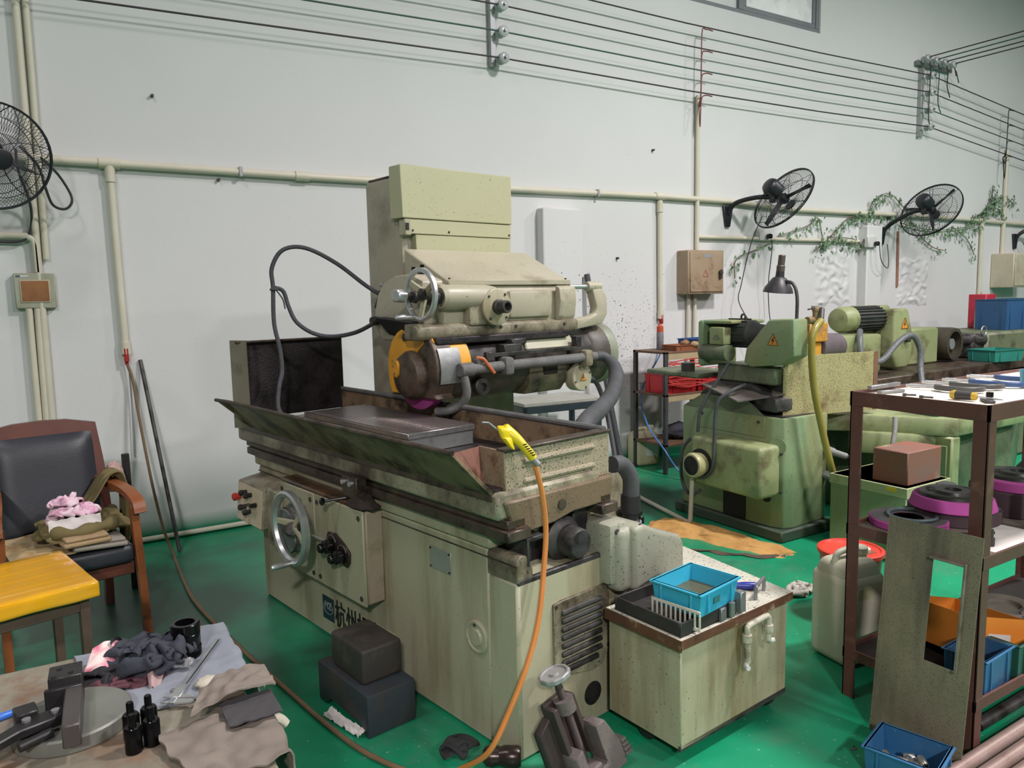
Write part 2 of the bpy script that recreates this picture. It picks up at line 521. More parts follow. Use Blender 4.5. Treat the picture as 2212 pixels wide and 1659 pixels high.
t = thing('insulator_bracket', 'short level bracket with four insulators turning wires into the hall', 'bracket', (9.22, YW, 4.36), 0, 'wall brackets of the overhead wires')
g = G(); g.box(0, .76, -.05, 0, -.04, .01, .003); g.ob('bar', GSTEEL, t)
for i in range(4):
    insulator(t, (.1 + i * .19, -.04, .02), (0, -1, .15))
WY = 5.43
names = ('lowest', 'third', 'second', 'topmost')
for i in range(4):
    m = WIREG if i == 1 else WIREK
    z0, z1 = ZB[3.262][i], ZB[9.37][i]
    g = G(); g.tube([(-4, WY, z0 - .18), (0, WY, z0 - .09), (3.262, WY, z0), (5.3, WY, z0 * .66 + z1 * .34 - .025), (7.3, WY, z0 * .34 + z1 * .66 - .025), (9.4, WY, z1), (14, WY, z1 - .45)], .007, 6, sm=False)
    tag(g.ob('overhead_wire', m), '%s%s wire strung along the white wall on insulators' % (names[i], ' and green' if i == 1 else ''), 'wire', 'overhead wires')
    x3 = 9.32 + i * .19
    g = G(); g.tube([(x3, YW - .12, 4.4), (x3, 2, 4.37), (x3, -3, 4.4)], .007, 6, 4)
    tag(g.ob('hall_wire', m), 'wire leaving the level bracket towards the hall, %s from the left' % ('first', 'second', 'third', 'last')[i], 'wire', 'wires crossing into the hall')
    g = G(); g.tube([(x3, YW - .12, 4.39), (x3 + .02, YW - .14, 4.25), (x3 + .05, YW - .12, z1 + .12), (x3 + .14, WY, z1 - .012)], .006, 6, 5)
    tag(g.ob('jumper_wire', m), 'short jumper hanging from the level bracket to the %s wire' % names[i], 'wire', 'jumper wires')
for x, zb, lab in ((5.505, 3.52, 'tapping down to the riser of the brown switch box'), (11.27, 3.45, 'tapping down at the far right')):
    t = thing('tap_wires', 'red-brown wires %s' % lab, 'wire', (x, WY, zb))
    for i in range(4):
        z = (ZB[3.262][i] + ZB[9.37][i]) / 2 - .05 if x < 8 else ZB[9.37][i] - .45 * 1.9 / 4.6 - .02
        z -= zb
        g = G(); g.tube([(.16, 0, z), (.07, 0, z + .0), (.012, -.005, z - .05), (.004 * i, 0, min(0, z - .3)), (.035, .05, -.08)], .006, 5, 4); g.ob('wire', WIRER if x < 8 else WIREK, t)

# boxes and sockets ----------------------------------------------------
BOXB = mat('brown_switchbox_enamel', (168, 148, 124), .5, c2=(150, 128, 102), vs=3, dirt=(112, 88, 62), da=.25, ds=6)
BOXC = mat('cream_switchbox_enamel', (206, 198, 172), .5, dirt=(170, 152, 112), da=.25, ds=4)
WARN = mat('orange_warning_sticker', (222, 148, 52), .5)
WARNY = mat('yellow_warning_sticker', (226, 196, 40), .5)
INK = mat('black_ink', (24, 22, 20), .6)
REDINK = mat('faded_red_ink', (190, 70, 60), .6)

def tri_sign(parent, M, s, m, ink=INK, outline=False):
    """triangle warning sticker with a lightning bolt; M maps x right, y up, z out"""
    g = G()
    if outline:
        for a, b in (((-s, -s * .8), (s, -s * .8)), ((s, -s * .8), (0, s)), ((0, s), (-s, -s * .8))):
            g.tube([(a[0], a[1], .001), (b[0], b[1], .001)], s * .06, 4, sm=False)
        g.bm.transform(M); return g.ob('warning_mark', ink, parent)
    g.prism([(-s, -s * .8), (s, -s * .8), (0, s)], 'z', 0, .0012)
    g.bm.transform(M); o = g.ob('warning_sticker', m, parent, flat=True)
    g = G()
    for a, b in (((-s, -s * .8), (s, -s * .8)), ((s, -s * .8), (0, s)), ((0, s), (-s, -s * .8))):
        g.tube([(a[0] * .9, a[1] * .9, .0012), (b[0] * .9, b[1] * .9, .0012)], s * .04, 4, sm=False)
    g.prism([(.1 * s, .45 * s), (-.3 * s, -.15 * s), (-.02 * s, -.12 * s), (-.2 * s, -.6 * s), (.28 * s, 0), (.0, 0), (.25 * s, .45 * s)], 'z', .001, .0022)
    g.bm.transform(M); g.ob('bolt_mark', ink, o)
    return o
FY = lambda x, y, z: frame((x, y, z), (1, 0, 0), (0, 0, 1))     # faces -Y
t = thing('switch_box', 'brown metal switch box with small lock beside the riser pipe', 'electrical box', (5.31, YW, 1.6))
g = G(); g.box(0, .49, -.16, 0, 0, .43, .008); g.ob('body', BOXB, t)
g = G(); g.box(.02, .47, -.172, -.16, .02, .41, .006); d = g.ob('door', BOXB, t)
g = G(); g.cyl((.42, -.17, .21), (.42, -.2, .21), .022, n=14); g.box(.4, .44, -.195, -.185, .15, .24, .004); g.ob('lock', DSTEEL, d)
tri_sign(d, FY(.22, -.173, .2), .035, WARN, REDINK, True)
g = G(); g.box(.2, .3, -.1735, -.172, .36, .385); g.ob('label_strip', mat('grey_label', (150, 160, 170), .5), d)
t = thing('switch_box', 'cream metal switch box with yellow warning triangle at the far right', 'electrical box', (11.25, YW, 1.6))
g = G(); g.box(0, .62, -.3, 0, 0, .47, .01); g.ob('body', BOXC, t)
g = G(); g.box(.02, .6, -.312, -.3, .02, .45, .006); d = g.ob('door', BOXC, t)
tri_sign(d, FY(.38, -.313, .22), .12, WARNY)
g = G(); g.cyl((.55, -.31, .24), (.55, -.33, .24), .02, n=12); g.ob('lock', DSTEEL, d)
t = thing('meter_box', 'grey-green wall box with a rust-brown window panel', 'electrical box', (-.18, YW, 1.6))
GB = mat('grey_green_enamel', (178, 180, 158), .5, dirt=(150, 146, 118), da=.25)
g = G(); g.box(0, .215, -.05, 0, 0, .215, .005); g.ob('body', GB, t)
g = G(); g.box(.028, .187, -.056, -.05, .035, .175, .003); f_ = g.ob('window_frame', mat('pale_gold_frame', (206, 196, 170), .5), t)
g = G(); g.box(.036, .179, -.058, -.056, .043, .167); g.ob('window', mat('rust_brown_panel', (166, 112, 62), .5, c2=(120, 76, 44), vs=9), t)
g = G(); g.box(.012, .034, -.0515, -.05, .19, .203); g.ob('label_strip', mat('blue_grey_label', (92, 104, 120), .5), t)
g = G(); g.box(.036, .078, -.0515, -.05, .192, .202); g.ob('label_strip', WHITEP, t)
for x, z, lab in ((6.44, 2.15, 'white socket box with plug right of the nearer fan'), (8.2, 2.1, 'white socket box with plug on the grey pilaster')):
    t = thing('wall_socket', lab, 'socket', (x, YW - (.09 if x > 8 else 0), z), 0, 'wall sockets')
    g = G(); g.box(0, .17, -.055, 0, 0, .13, .008); g.ob('body', WHITEP, t)
    g = G(); g.box(.1, .15, -.11, -.055, .02, .07, .01); g.ob('plug', BPLAST, t)

# fans -----------------------------------------------------------------
def fan(label, mount, c, ax, rr=.345, spin=0, motor=True, arm_pts=None, seed=1, wires=72):
    ax = Vector(ax).normalized(); c = Vector(c); mount = Vector(mount)
    t = thing('wall_fan', label, 'fan', mount, 0, 'black industrial wall fans')
    e1 = ax.cross(Vector((0, 0, 1))).normalized(); e2 = e1.cross(ax)
    c = c - mount
    def P(h, r, a): return c + ax * h + (e1 * math.cos(a) + e2 * math.sin(a)) * r
    for nm, sg, dep in (('front_guard', 1, .11), ('rear_guard', -1, .09)):
        g = G()
        for i in range(wires):
            a = 2 * math.pi * i / wires
            pts = []
            for k in range(7):
                u = k / 6; r = .05 + (rr - .05) * u
                pts.append(P(sg * dep * (1 - u ** 2.6), r, a + sg * .55 * u))
            g.tube(pts, .0014, 3, sm=False)
        for u in (.35, .7):
            g.tube([P(sg * dep * (1 - u ** 2.6), .05 + (rr - .05) * u, 2 * math.pi * k / 32) for k in range(32)], .002, 4, sm=False, closed=True)
        for k in range(6):
            a = k * math.pi / 3 + .3
            g.tube([P(sg * dep * (1 - (u / 6) ** 2.6), .05 + (rr - .05) * u / 6, a - sg * .5 * u / 6) for u in range(7)], .003, 4, sm=False)
        g.tube([P(sg * .008, rr, 2 * math.pi * k / 40) for k in range(40)], .006, 5, sm=False, closed=True)
        if sg > 0:
            g.lathe(c + ax * .105, ax, [(0, .055), (.012, .055), (.016, .045)], 20)
        g.ob(nm, BLKP, t)
    g = G(); g.lathe(c - ax * .04, ax, [(0, .03), (.02, .05), (.07, .05), (.09, .035)], 20); hub = g.ob('hub', BLKP, t)
    for k in range(3):
        a = spin + k * 2 * math.pi / 3
        def bl(u, v, a=a):
            r = .045 + u * (rr - .075)
            w = .5 * math.sin(math.pi * min(1, .25 + u * .9)) ** .5 * .36 * (.5 + .5 * (1 - u))
            an = a + (v - .5) * w
            return P((v - .5) * .05, r, an)
        g = G(); g.sheet(bl, 8, 4, .004); g.ob('blade', BLKP, t)
    if motor:
        g = G(); g.lathe(c - ax * .09, -ax, [(0, .06), (.01, .085), (.12, .085), (.15, .07), (.165, .04)], 24); g.ob('motor', BLKP, t)
        back = c - ax * .15 - Vector((0, 0, .08))
        g = G(); g.tube(arm_pts or [(0, -.02, 0), (.02, -.1, .1), ((back.x) * .5, back.y * .7, back.z * .7 + .05), back], .024, 10); g.ob('arm', BLKP, t)
        g = G(); g.box(-.04, .04, -.03, .03, -.05, .05, .008, Matrix.Translation(back)); g.ob('bracket_joint', BLKP, t)
        g = G(); g.prism([(-.07, .08), (.07, .08), (.03, -.13), (-.03, -.13)], 'y', -.03, 0, .004); g.ob('wall_plate', BLKP, t)
    return t
fan('black caged wall fan nearer the brown switch box', (6.0, YW, 2.41), (6.33, 5.1, 2.535), (.83, -.11, -.54), spin=.35)
fan('black caged wall fan beside the grey pilaster with creeper behind', (8.66, YW, 2.28), (8.86, 5.05, 2.52), (.85, .02, -.5), spin=.9)
fan('black caged wall fan cut off by the left picture edge', (-.75, YW, 2.3), (-.2, 5.05, 2.43), (.3, -.85, -.25), .285, spin=3.45, arm_pts=[(0, -.02, 0), (.05, -.2, .1), (.4, -.25, .1), (.55, -.33, .05)], wires=88)
fan('black wall fan at the far right, only its arm in view', (11.85, YW, 2.28), (12.5, 5.05, 2.6), (.85, 0, -.5), spin=.2)
CABLE = mat('grey_black_cable', (58, 58, 62), .6)
def cable(name, label, cat, pts, r=.005, m=None, group=None):
    g = G(); g.tube(pts, r, 6, 6)
    return tag(g.ob(name, m or CABLE), label, cat, group)
cable('fan_cable', 'thin cord hanging from the nearer fan down to the green machine', 'cable', [(6.14, 5.2, 2.36), (6.1, 5.3, 2.1), (6.08, 5.4, 1.7), (6.05, 5.4, 1.5), (6.2, 5.3, 1.2)])
cable('plug_cable', 'thin cord hanging from the plug of the nearer socket', 'cable', [(6.56, 5.43, 2.16), (6.56, 5.42, 2.05), (6.55, 5.45, 1.7), (6.57, 5.45, 1.4), (6.45, 5.3, 1.15)])
cable('plug_cable', 'cord looping from the pilaster socket up to its fan', 'cable', [(8.33, 5.34, 2.14), (8.36, 5.33, 1.95), (8.5, 5.34, 1.86), (8.62, 5.4, 1.95), (8.66, 5.45, 2.15)])
cable('fan_cable', 'cord looping below the far right fan arm', 'cable', [(11.9, 5.45, 2.25), (12.0, 5.45, 2.15), (12.05, 5.45, 2.0), (11.95, 5.45, 1.9)])
cable('fan_cable', 'black cord with a teardrop loop hanging beside the left fan', 'cable', [(-.08, 5.2, 2.52), (.0, 5.22, 2.42), (.03, 5.3, 2.3), (.06, 5.4, 2.22), (.12, 5.42, 2.2), (.16, 5.42, 2.24), (.155, 5.42, 2.3), (.1, 5.38, 2.4), (.02, 5.25, 2.47)], .008)
cable('fan_cable', 'black cord sagging below the left fan', 'cable', [(-.1, 5.2, 2.5), (-.1, 5.3, 2.4), (-.06, 5.45, 2.25), (-.06, 5.5, 2.12), (-.1, 5.5, 2.02), (-.2, 5.5, 2.0), (-.4, 5.5, 2.02)], .008)
# leaning rods
def rod(label, a, b, r, m):
    a = Vector(a)
    g = G(); g.cyl((0, 0, 0), Vector(b) - a, r, n=12); o = g.ob('steel_rod', m); o.location = a
    return tag(o, label, 'rod', 'rods leaning on the wall')
rod('thin steel rod leaning on the wall beside the brown air hose', (.595, 5.19, .006), (.48, 5.53, 1.245), .0125, DSTEEL)
rod('thick grey pipe leaning on the wall behind the grinder', (4.24, 5.08, .01), (4.17, 5.5, 1.8), .026, GRUBBER)
cable('hanging_cord', 'thin cord hanging along the wall left of the leaning rod', 'cord', [(.405, 5.51, 1.3), (.41, 5.52, 1.0), (.40, 5.52, .6)], .004, mat('grey_cord', (150, 148, 146), .7))

# creeper --------------------------------------------------------------
LEAF = mat('creeper_leaf', (112, 142, 104), .6, c2=(84, 116, 84), vs=30)
STEM = mat('creeper_stem', (120, 112, 92), .8)
random.seed(11)
def vine(label, runs):
    t = thing('creeper_vine', label, 'plant', (runs[0][0][0], YW, runs[0][0][1]), 0, 'creepers on the wall')
    o = Vector((runs[0][0][0], YW, runs[0][0][1]))
    gs = G(); gl = G()
    for run in runs:
        P = smooth_pts([Vector((x, YW - .03, z)) - o for x, z in run[:-1]], 8)
        dens = run[-1]
        gs.tube(P, .006, 4, sm=False)
        for i in range(len(P) - 1):
            L = (P[i + 1] - P[i]).length
            for k in range(max(1, int(L * dens * 1.8))):
                p = P[i].lerp(P[i + 1], random.random()) + Vector((random.uniform(-.05, .05), random.uniform(-.06, .01), random.uniform(-.07, .05)))
                s = random.uniform(.022, .045); a = random.uniform(-.9, .9)
                q = Matrix.Rotation(a, 4, 'Y') @ Matrix.Rotation(random.uniform(-.6, .6), 4, 'X')
                gl._add([Matrix.Translation(p) @ q @ Vector(v) for v in ((0, 0, 0), (-s * .55, -.008, -s * .5), (-s * .35, -.004, -s * 1.1), (0, .004, -s * 1.5), (s * .35, -.004, -s * 1.1), (s * .55, -.008, -s * .5))], [(0, 1, 2, 3), (0, 3, 4, 5)])
    gs.ob('stem', STEM, t)
    l = gl.ob('foliage', LEAF, t, flat=True); l['kind'] = 'stuff'
    return t
vine('sparse creeper strand trailing below the nearer fan socket', [[(6.1, 1.75), (6.12, 1.95), (6.4, 2.05), (6.7, 2.15), 14], [(6.75, 2.2), (7.25, 2.33), (7.42, 2.42), (7.5, 2.25), (7.55, 2.1), 16]])
vine('leafy creeper spreading over the wall between the two fans', [[(7.36, 2.05), (7.7, 2.25), (8.0, 2.45), (8.4, 2.5), 34], [(7.7, 2.2), (8.2, 2.13), 24], [(7.6, 2.22), (8.1, 2.2), (8.25, 2.1), 20], [(8.35, 2.45), (8.45, 2.66), (8.75, 2.76), (9.05, 2.62), (9.2, 2.5), 36], [(8.0, 2.44), (8.6, 2.5), (9.0, 2.45), 24]])
vine('leafy creeper climbing right of the farther fan', [[(9.0, 2.42), (9.6, 2.36), (10.2, 2.38), (10.8, 2.45), 30], [(9.3, 2.35), (9.7, 2.15), (10.0, 2.1), 20], [(10.2, 2.4), (10.55, 2.25), (10.75, 2.05), 14], [(10.5, 2.5), (10.9, 2.62), (11.1, 2.8), (11.15, 3.0), 60], [(11.1, 2.8), (11.5, 2.85), (11.75, 2.75), 44], [(10.9, 2.6), (11.2, 2.7), (11.5, 2.6), 50]])
# peeling plaster patches, in relief
def peel(x0, x1, z0, z1, seed):
    def fn(u, v):
        e = min(u, 1 - u, v, 1 - v)
        n = mnoise.noise(Vector((u * 4 + seed, v * 6, seed)))
        n2 = mnoise.noise(Vector((u * 8 + seed, v * 11, seed)))
        return Vector((x0 + u * (x1 - x0) + n * .04, YW + .006 - min(.02, e * .2) * (1 + 1.1 * n2 + .6 * n), z0 + v * (z1 - z0) + .04 * mnoise.noise(Vector((u * 5, v * 5, seed + 3)))))
    g = G(); g.sheet(fn, 34, 40); g.ob('peeling_plaster', WALLM, wall)
peel(7.42, 8.1, 1.42, 2.1, 3); peel(9.0, 9.72, 1.38, 2.02, 8)
g = G(); g.tube([(9.0, YW - .01, 2.32), (9.01, YW - .012, 2.0), (9.02, YW - .01, 1.64)], .016, 6); tag(g.ob('drain_tube', mat('rusty_tube', (160, 116, 96), .7)), 'short rusty pink tube hanging below the farther fan', 'tube')
# plaster plugs and nails
for p, lab in (((.67, 2.96), 'small nail high on the bare wall right of the left fan'), ((4.99, 2.967), 'small nail above the conduit near the riser pipe'), ((1.05, 2.45), 'small nail just under the long conduit'), ((4.55, 1.95), 'small nail right of the grinder column')):
    g = G(); g.cyl((p[0], YW + .005, p[1]), (p[0], YW - .03, p[1]), .012, .009, 8); tag(g.ob('wall_nail', DSTEEL), lab, 'nail', 'nails in the white wall')
# ================================================================= surface grinder
# local frame: x away from the operator's side, y along the table towards the wall, z up
GR = thing('surface_grinder', 'large cream surface grinder with column, wheel head and long table', 'machine', (1.266, 2.07, 0), R(10.121))
def part(name, g, m, par=None, **k):
    return g.ob(name, m, par or GR, **k)
def bolt(p, ax, r=.01, h=.008, par=None, m=None):
    g = G(); g.cyl(p, Vector(p) + Vector(ax) * h, r, n=10, b=.001); return part('bolt', g, m or DSTEEL, par)
def screws(pts, ax, r=.007, par=None):
    for p in pts: 
        g = G(); g.cyl(p, Vector(p) + Vector(ax) * .004, r, n=10); part('screw', g, DSTEEL, par)
NX = (-1, 0, 0); NY = (0, -1, 0)
# --- base
g = G()
g.box(0, .53, .15, 2.1, .0, .735, .012)
g.box(0, .53, 0, .16, .0, .645, .012)
base = part('base', g, CREAM)
g = G(); g.prism([(0, .64), (0, .72), (.02, .735), (.05, .73), (.062, .70), (.075, .685), (.08, .64)], 'y', .004, .16, .004); part('broken_wall', g, CREAMD)
g = G(); g.box(.006, .52, .0, .02, .63, .652, .004); part('sill', g, DSTEEL)
g = G(); g.box(-.012, .54, .13, 2.12, .735, .79, .008); part('top_ledge', g, CREAM)
g = G(); g.box(-.003, .004, .0, 2.1, .7, .704); part('seam', g, RUSTOIL)
# near-end cavity: sludge wall, hydraulic cylinder, brackets
g = G(); g.box(.075, .42, .13, .15, .64, .86); part('cavity_wall', g, BLACKOIL)
g = G(); g.lathe((.3, .16, .715), NY, [(0, .075), (.02, .085), (.085, .085), (.1, .07), (.105, .058), (.165, .055), (.172, .05)], 28); part('hydraulic_cylinder', g, DSTEEL)
g = G(); g.box(.05, .13, -.0, .12, .775, .79, .003); g.box(.05, .06, -.0, .12, .69, .785, .002); part('stop_bracket', g, DSTEEL)
g = G(); g.box(.06, .115, .05, .11, .69, .755, .004); part('limit_block', g, BLACKOIL)
g = G(); g.box(.345, .425, .07, .085, .64, .86, .003); part('chip_plate', g, BLACKOIL)
# louvred door on the end
g = G(); g.prism([(.16, .255), (.16, .525), (.2, .53), (.455, .53), (.455, .28), (.41, .22), (.36, .215)], 'y', -.01, .003, .003); lv = part('louvre_door', g, CREAMD)
for i in range(8):
    z = .485 - i * .031
    g = G(); g.cyl((.195, -.012, z), (.405 - (.02 if i == 7 else 0), -.012, z), .0105, n=8, b=.004); part('louvre', g, DSTEEL, lv)
screws([(.17, -.01, .515), (.445, -.01, .515), (.17, -.01, .265), (.442, -.01, .29)], NY, .007, lv)
g = G(); g.lathe((.365, -.001, .12), NY, [(0, .045), (.003, .045), (.003, .038)], 20); part('drain_recess', g, BLACKOIL)
# --- ways and table
for a, b_ in ((-.035, .07), (.43, .52)):
    g = G(); g.box(a, b_, .0, 2.16, .79, .828, .004); part('bed_way', g, RUSTOIL)
for a, b_ in ((-.02, .06), (.44, .5)):
    g = G(); g.box(a, b_, .02, 2.2, .828, .86, .003); part('table_way', g, RUSTOIL)
g = G(); g.box(-.05, .46, .035, 2.235, .86, .955, .012); tb = part('table', g, CREAMD)
g = G(); g.box(-.056, -.05, .06, 2.2, .925, .958, .002); part('table_lip', g, RUSTOIL)
g = G(); g.prism([(-.03, .925), (.515, .925), (.5, .83), (.3, .83), (.2, .81), (.02, .80)], 'y', .02, .06, .006); part('table_end', g, mat('brown_grimed_paint', (126, 108, 84), .5, c2=(100, 84, 66), vs=5, speck=.5, ss=60))
g = G(); g.cyl((.235, .02, .87), (.235, .014, .87), .019, n=18); part('plug', g, RUSTOIL)
# --- coolant trough
g = G(); g.prism([(-.055, .945), (-.215, 1.11), (-.21, 1.118), (-.045, .958)], 'y', .06, 1.9, .001); tf = part('trough_front', g, OLIVE)
g = G(); g.hexa([(-.055, 1.9, .945), (-.2, 1.9, 1.11), (-.195, 1.9, 1.115), (-.045, 1.9, .955)], [(-.05, 2.08, .96), (-.235, 2.0, 1.112), (-.23, 2.0, 1.118), (-.04, 2.08, .968)]); part('trough_corner', g, OLIVE)
g = G(); g.tube([(-.212, .06, 1.115), (-.212, 1.9, 1.115), (-.235, 2.02, 1.118)], .009, 8, sm=False); part('rim', g, RUSTOIL, tf)
g = G(); g.box(0, .525, .05, .062, .925, 1.093, .003); te = part('trough_end', g, TROUGHC)
g = G(); g.box(-.006, .53, .04, .09, 1.088, 1.098, .003); part('end_rim', g, RUSTOIL, te)
for z in (1.045, .975):
    g = G(); g.cyl((.08, .05, z), (.44, .05, z), .011, n=8, b=.006); part('pressed_rib', g, TROUGHC, te)
g = G(); g.box(-.004, .006, .05, .19, .925, 1.093, .003); part('trough_return', g, mat('worn_rusty_paint', (150, 138, 114), .5, c2=(120, 98, 76), vs=9, dirt=(92, 64, 46), da=.3, ds=12, speck=.4))
g = G(); g.plate([(-.0, .19, 1.09), (-.205, .075, 1.112), (-.05, .1, .955)], .006); part('corner_gusset', g, mat('red_oxide_primer', (134, 92, 78), .6, c2=(110, 72, 60), vs=8, dirt=(168, 150, 118), da=.2, ds=10))
g = G(); g.box(-.05, .52, .06, 2.08, .955, .965); part('trough_floor', g, BLACKOIL)
g = G(); g.box(.515, .525, .06, 2.1, .93, 1.09, .002); bk = part('trough_back', g, OLIVE)
g = G(); g.tube([(.52, .07, 1.095), (.52, 1, 1.098), (.52, 2.1, 1.1)], .013, 8, sm=False); part('rim', g, DUSTY, bk)
g = G(); g.box(-.08, .53, 2.085, 2.1, .99, 1.4, .003); sg = part('splash_guard', g, BLACKOIL)
g = G(); g.hexa([(-.12, 2.09, .95), (-.055, 2.03, .95), (-.05, 2.036, .95), (-.11, 2.1, .95)], [(-.12, 2.09, 1.412), (-.055, 2.03, 1.41), (-.05, 2.036, 1.41), (-.11, 2.1, 1.412)]); part('guard_lip', g, mat('grey_olive_paint', (128, 126, 108), .5, dirt=(88, 82, 66), da=.3), sg)
g = G(); g.box(-.1, .53, 2.05, 2.1, 1.396, 1.406, .002); part('guard_rim', g, RUSTOIL, sg)
# --- magnetic chuck
CHB = mat('ground_chuck_side', (150, 152, 150), .38, .6, c2=(126, 128, 126), vs=6, dirt=(96, 96, 94), da=.25, ds=12)
g = G(); g.box(.075, .415, .74, 1.66, .965, 1.03, .004); ch = part('magnetic_chuck', g, CHB)
g = G(); g.box(.074, .416, .74, 1.66, 1.05, 1.0556); part('pole_gap', g, mat('dark_pole_resin', (30, 22, 22), .6), ch)
g = G(); g.box(.07, .42, .735, 1.665, 1.03, 1.055, .002); part('chuck_plate', g, mat('machined_plate', (178, 180, 180), .3, .85, c2=(150, 150, 150), vs=30), ch)
PS = mat('polished_pole_steel', (150, 140, 136), .3, .8, c2=(128, 116, 112), vs=10)
n0 = None
for i in range(32):
    if n0 is None:
        g = G(); g.box(.076, .414, 0, .0165, 1.0545, 1.058, .0005); n0 = part('pole_strip', g, PS, ch); n0.location.y = .742
    else:
        o = n0.copy(); COL.objects.link(o); o.parent = ch; o.location.y = .742 + i * .0286
for i in range(14):
    g = G(); g.ring((.07, .8 + i * .06, 1.028), (1, 0, 0), .013, .0025, 10, 4, 0, 180); part('copper_mark', g, mat('copper_brown', (120, 74, 52), .5), ch)
# --- gearbox on the operator's side
g = G(); g.box(-.088, .002, .84, 1.62, .335, .74, .01); gb = part('gearbox', g, mat('pinkish_grey_side', (168, 152, 134), .5, c2=(150, 134, 116), vs=4, dirt=(110, 90, 70), da=.2))
for y0, y1 in ((.838, 1.262), (1.266, 1.62)):
    g = G(); g.box(-.1, -.088, y0, y1, .333, .742, .004); fp = part('front_plate', g, CREAM, gb)
    screws([(-.1, y, z) for y in (y0 + .03, y1 - .03) for z in (.365, .71)], NX, .011, fp)
g = G(); g.box(-.095, .0, .84, 1.62, .738, .76, .008); part('oily_top', g, mat('oil_soaked_top', (74, 52, 36), .3, c2=(104, 74, 46), vs=8, dirt=(30, 22, 16), da=.4, ds=7, bump=.4))
random.seed(3)
def rag(nm, m, par, c, sx, sy, h, seed, n=16, th=.004):
    """crumpled cloth lump"""
    def fn(u, v):
        a = 2 * math.pi * u; r = math.sin(math.pi * v * .5) 
        w = mnoise.noise(Vector((math.cos(a) * r * 2 + seed, math.sin(a) * r * 2, seed * 1.7)))
        w2 = mnoise.noise(Vector((math.cos(a) * r * 5 + seed, math.sin(a) * r * 5, seed)))
        ex = 1 + .25 * mnoise.noise(Vector((math.cos(a) * 2, math.sin(a) * 2, seed + 9)))
        return Vector((c[0] + math.cos(a) * r * sx * ex, c[1] + math.sin(a) * r * sy * ex, c[2] + max(0, h * (math.cos(r * math.pi * .5) ** .7 + .45 * w + .22 * w2) * (1 - r ** 6))))
    g = G(); g.sheet(fn, n * 2, n, 0); return g.ob(nm, m, par, ang=70)
rag('oily_rag', mat('oil_black_rag', (56, 44, 36), .8, c2=(38, 30, 26), vs=20), GR, (-.06, .9, .755), .055, .1, .05, 4)
# dial and handwheel
g = G(); g.lathe((-.1, 1.44, .545), NX, [(0, .12), (.012, .12), (.012, .105), (.06, .105), (.064, .1)], 40); part('dial', g, GSTEEL)
g = G()
for k in range(60):
    a = k * math.pi / 30; r0 = .1055
    y, z = 1.44 + math.cos(a) * r0, .545 + math.sin(a) * r0
    L = .03 if k % 5 == 0 else .017
    g.box(-.162, -.162 + L, -.0008, .0008, -.0008, .0008, 0, Matrix.Translation((0, y, z)) @ Matrix.Rotation(a, 4, 'X'))
part('graduation', g, INK)
def handwheel(par, c, ax, Rr, nm, spokes, hw, rimm, hand_a, a0=.3, dish=.03):
    """rim, hub, spokes and crank handle; ax points to the operator"""
    c = Vector(c); ax = Vector(ax).normalized(); e1 = ax.cross(Vector((0, 0, 1))).normalized(); e2 = e1.cross(ax)
    w = D.objects.new(nm, None); COL.objects.link(w); w.parent = par; w.location = c
    g = G(); g.lathe((0, 0, 0), ax, [(-.5 * hw, Rr - hw * .9), (-.62 * hw, Rr - hw * .35), (-.4 * hw, Rr), (.4 * hw, Rr), (.62 * hw, Rr - hw * .35), (.5 * hw, Rr - hw * .9), (0, Rr - hw * 1.1), (-.5 * hw, Rr - hw * .9)], 56, cap=False); g.ob('rim', rimm, w)
    g = G(); g.lathe(-ax * (dish + .03), ax, [(0, .028), (.05, .028), (.055, .02)], 20); g.ob('hub', DSTEEL, w)
    for k in range(spokes):
        a = a0 + k * 2 * math.pi / spokes
        d = e1 * math.cos(a) + e2 * math.sin(a); s = ax.cross(d)
        p = d * .02 - ax * dish; q = d * (Rr - hw * .7)
        g = G()
        g.hexa([p + s * .018 + ax * .007, p - s * .018 + ax * .007, p - s * .018 - ax * .007, p + s * .018 - ax * .007], [q + s * .013 + ax * .006, q - s * .013 + ax * .006, q - s * .013 - ax * .006, q + s * .013 - ax * .006], .003)
        g.ob('spoke', CREAM, w)
    d = (e1 * math.cos(hand_a) + e2 * math.sin(hand_a)) * (Rr - hw * .55)
    g = G(); g.lathe(d, ax, [(0, .007), (.01, .007), (.012, .011), (.05, .0135), (.1, .0125), (.108, .008)], 16); g.ob('crank_handle', STEEL, w)
    return w
# e1 for ax=-x : (-1,0,0)x(0,0,1) = (0,1,0)
handwheel(GR, (-.22, 1.26, .61), NX, .168, 'handwheel', 1, .03, STEEL, -1.75, .05, .05)
for a in (1.9, 4.2):
    g = G(); d = Vector((0, math.cos(a), math.sin(a)))
    p = Vector((-.2, 1.26, .61)); g.tube([p, p + d * .08 + Vector((.02, 0, 0)), p + d * .15], .012, 8); part('spoke', g, CREAM)
g = G(); g.cyl((-.16, 1.4, .56), (-.2, 1.28, .6), .03, n=16); part('wheel_boss', g, DSTEEL)
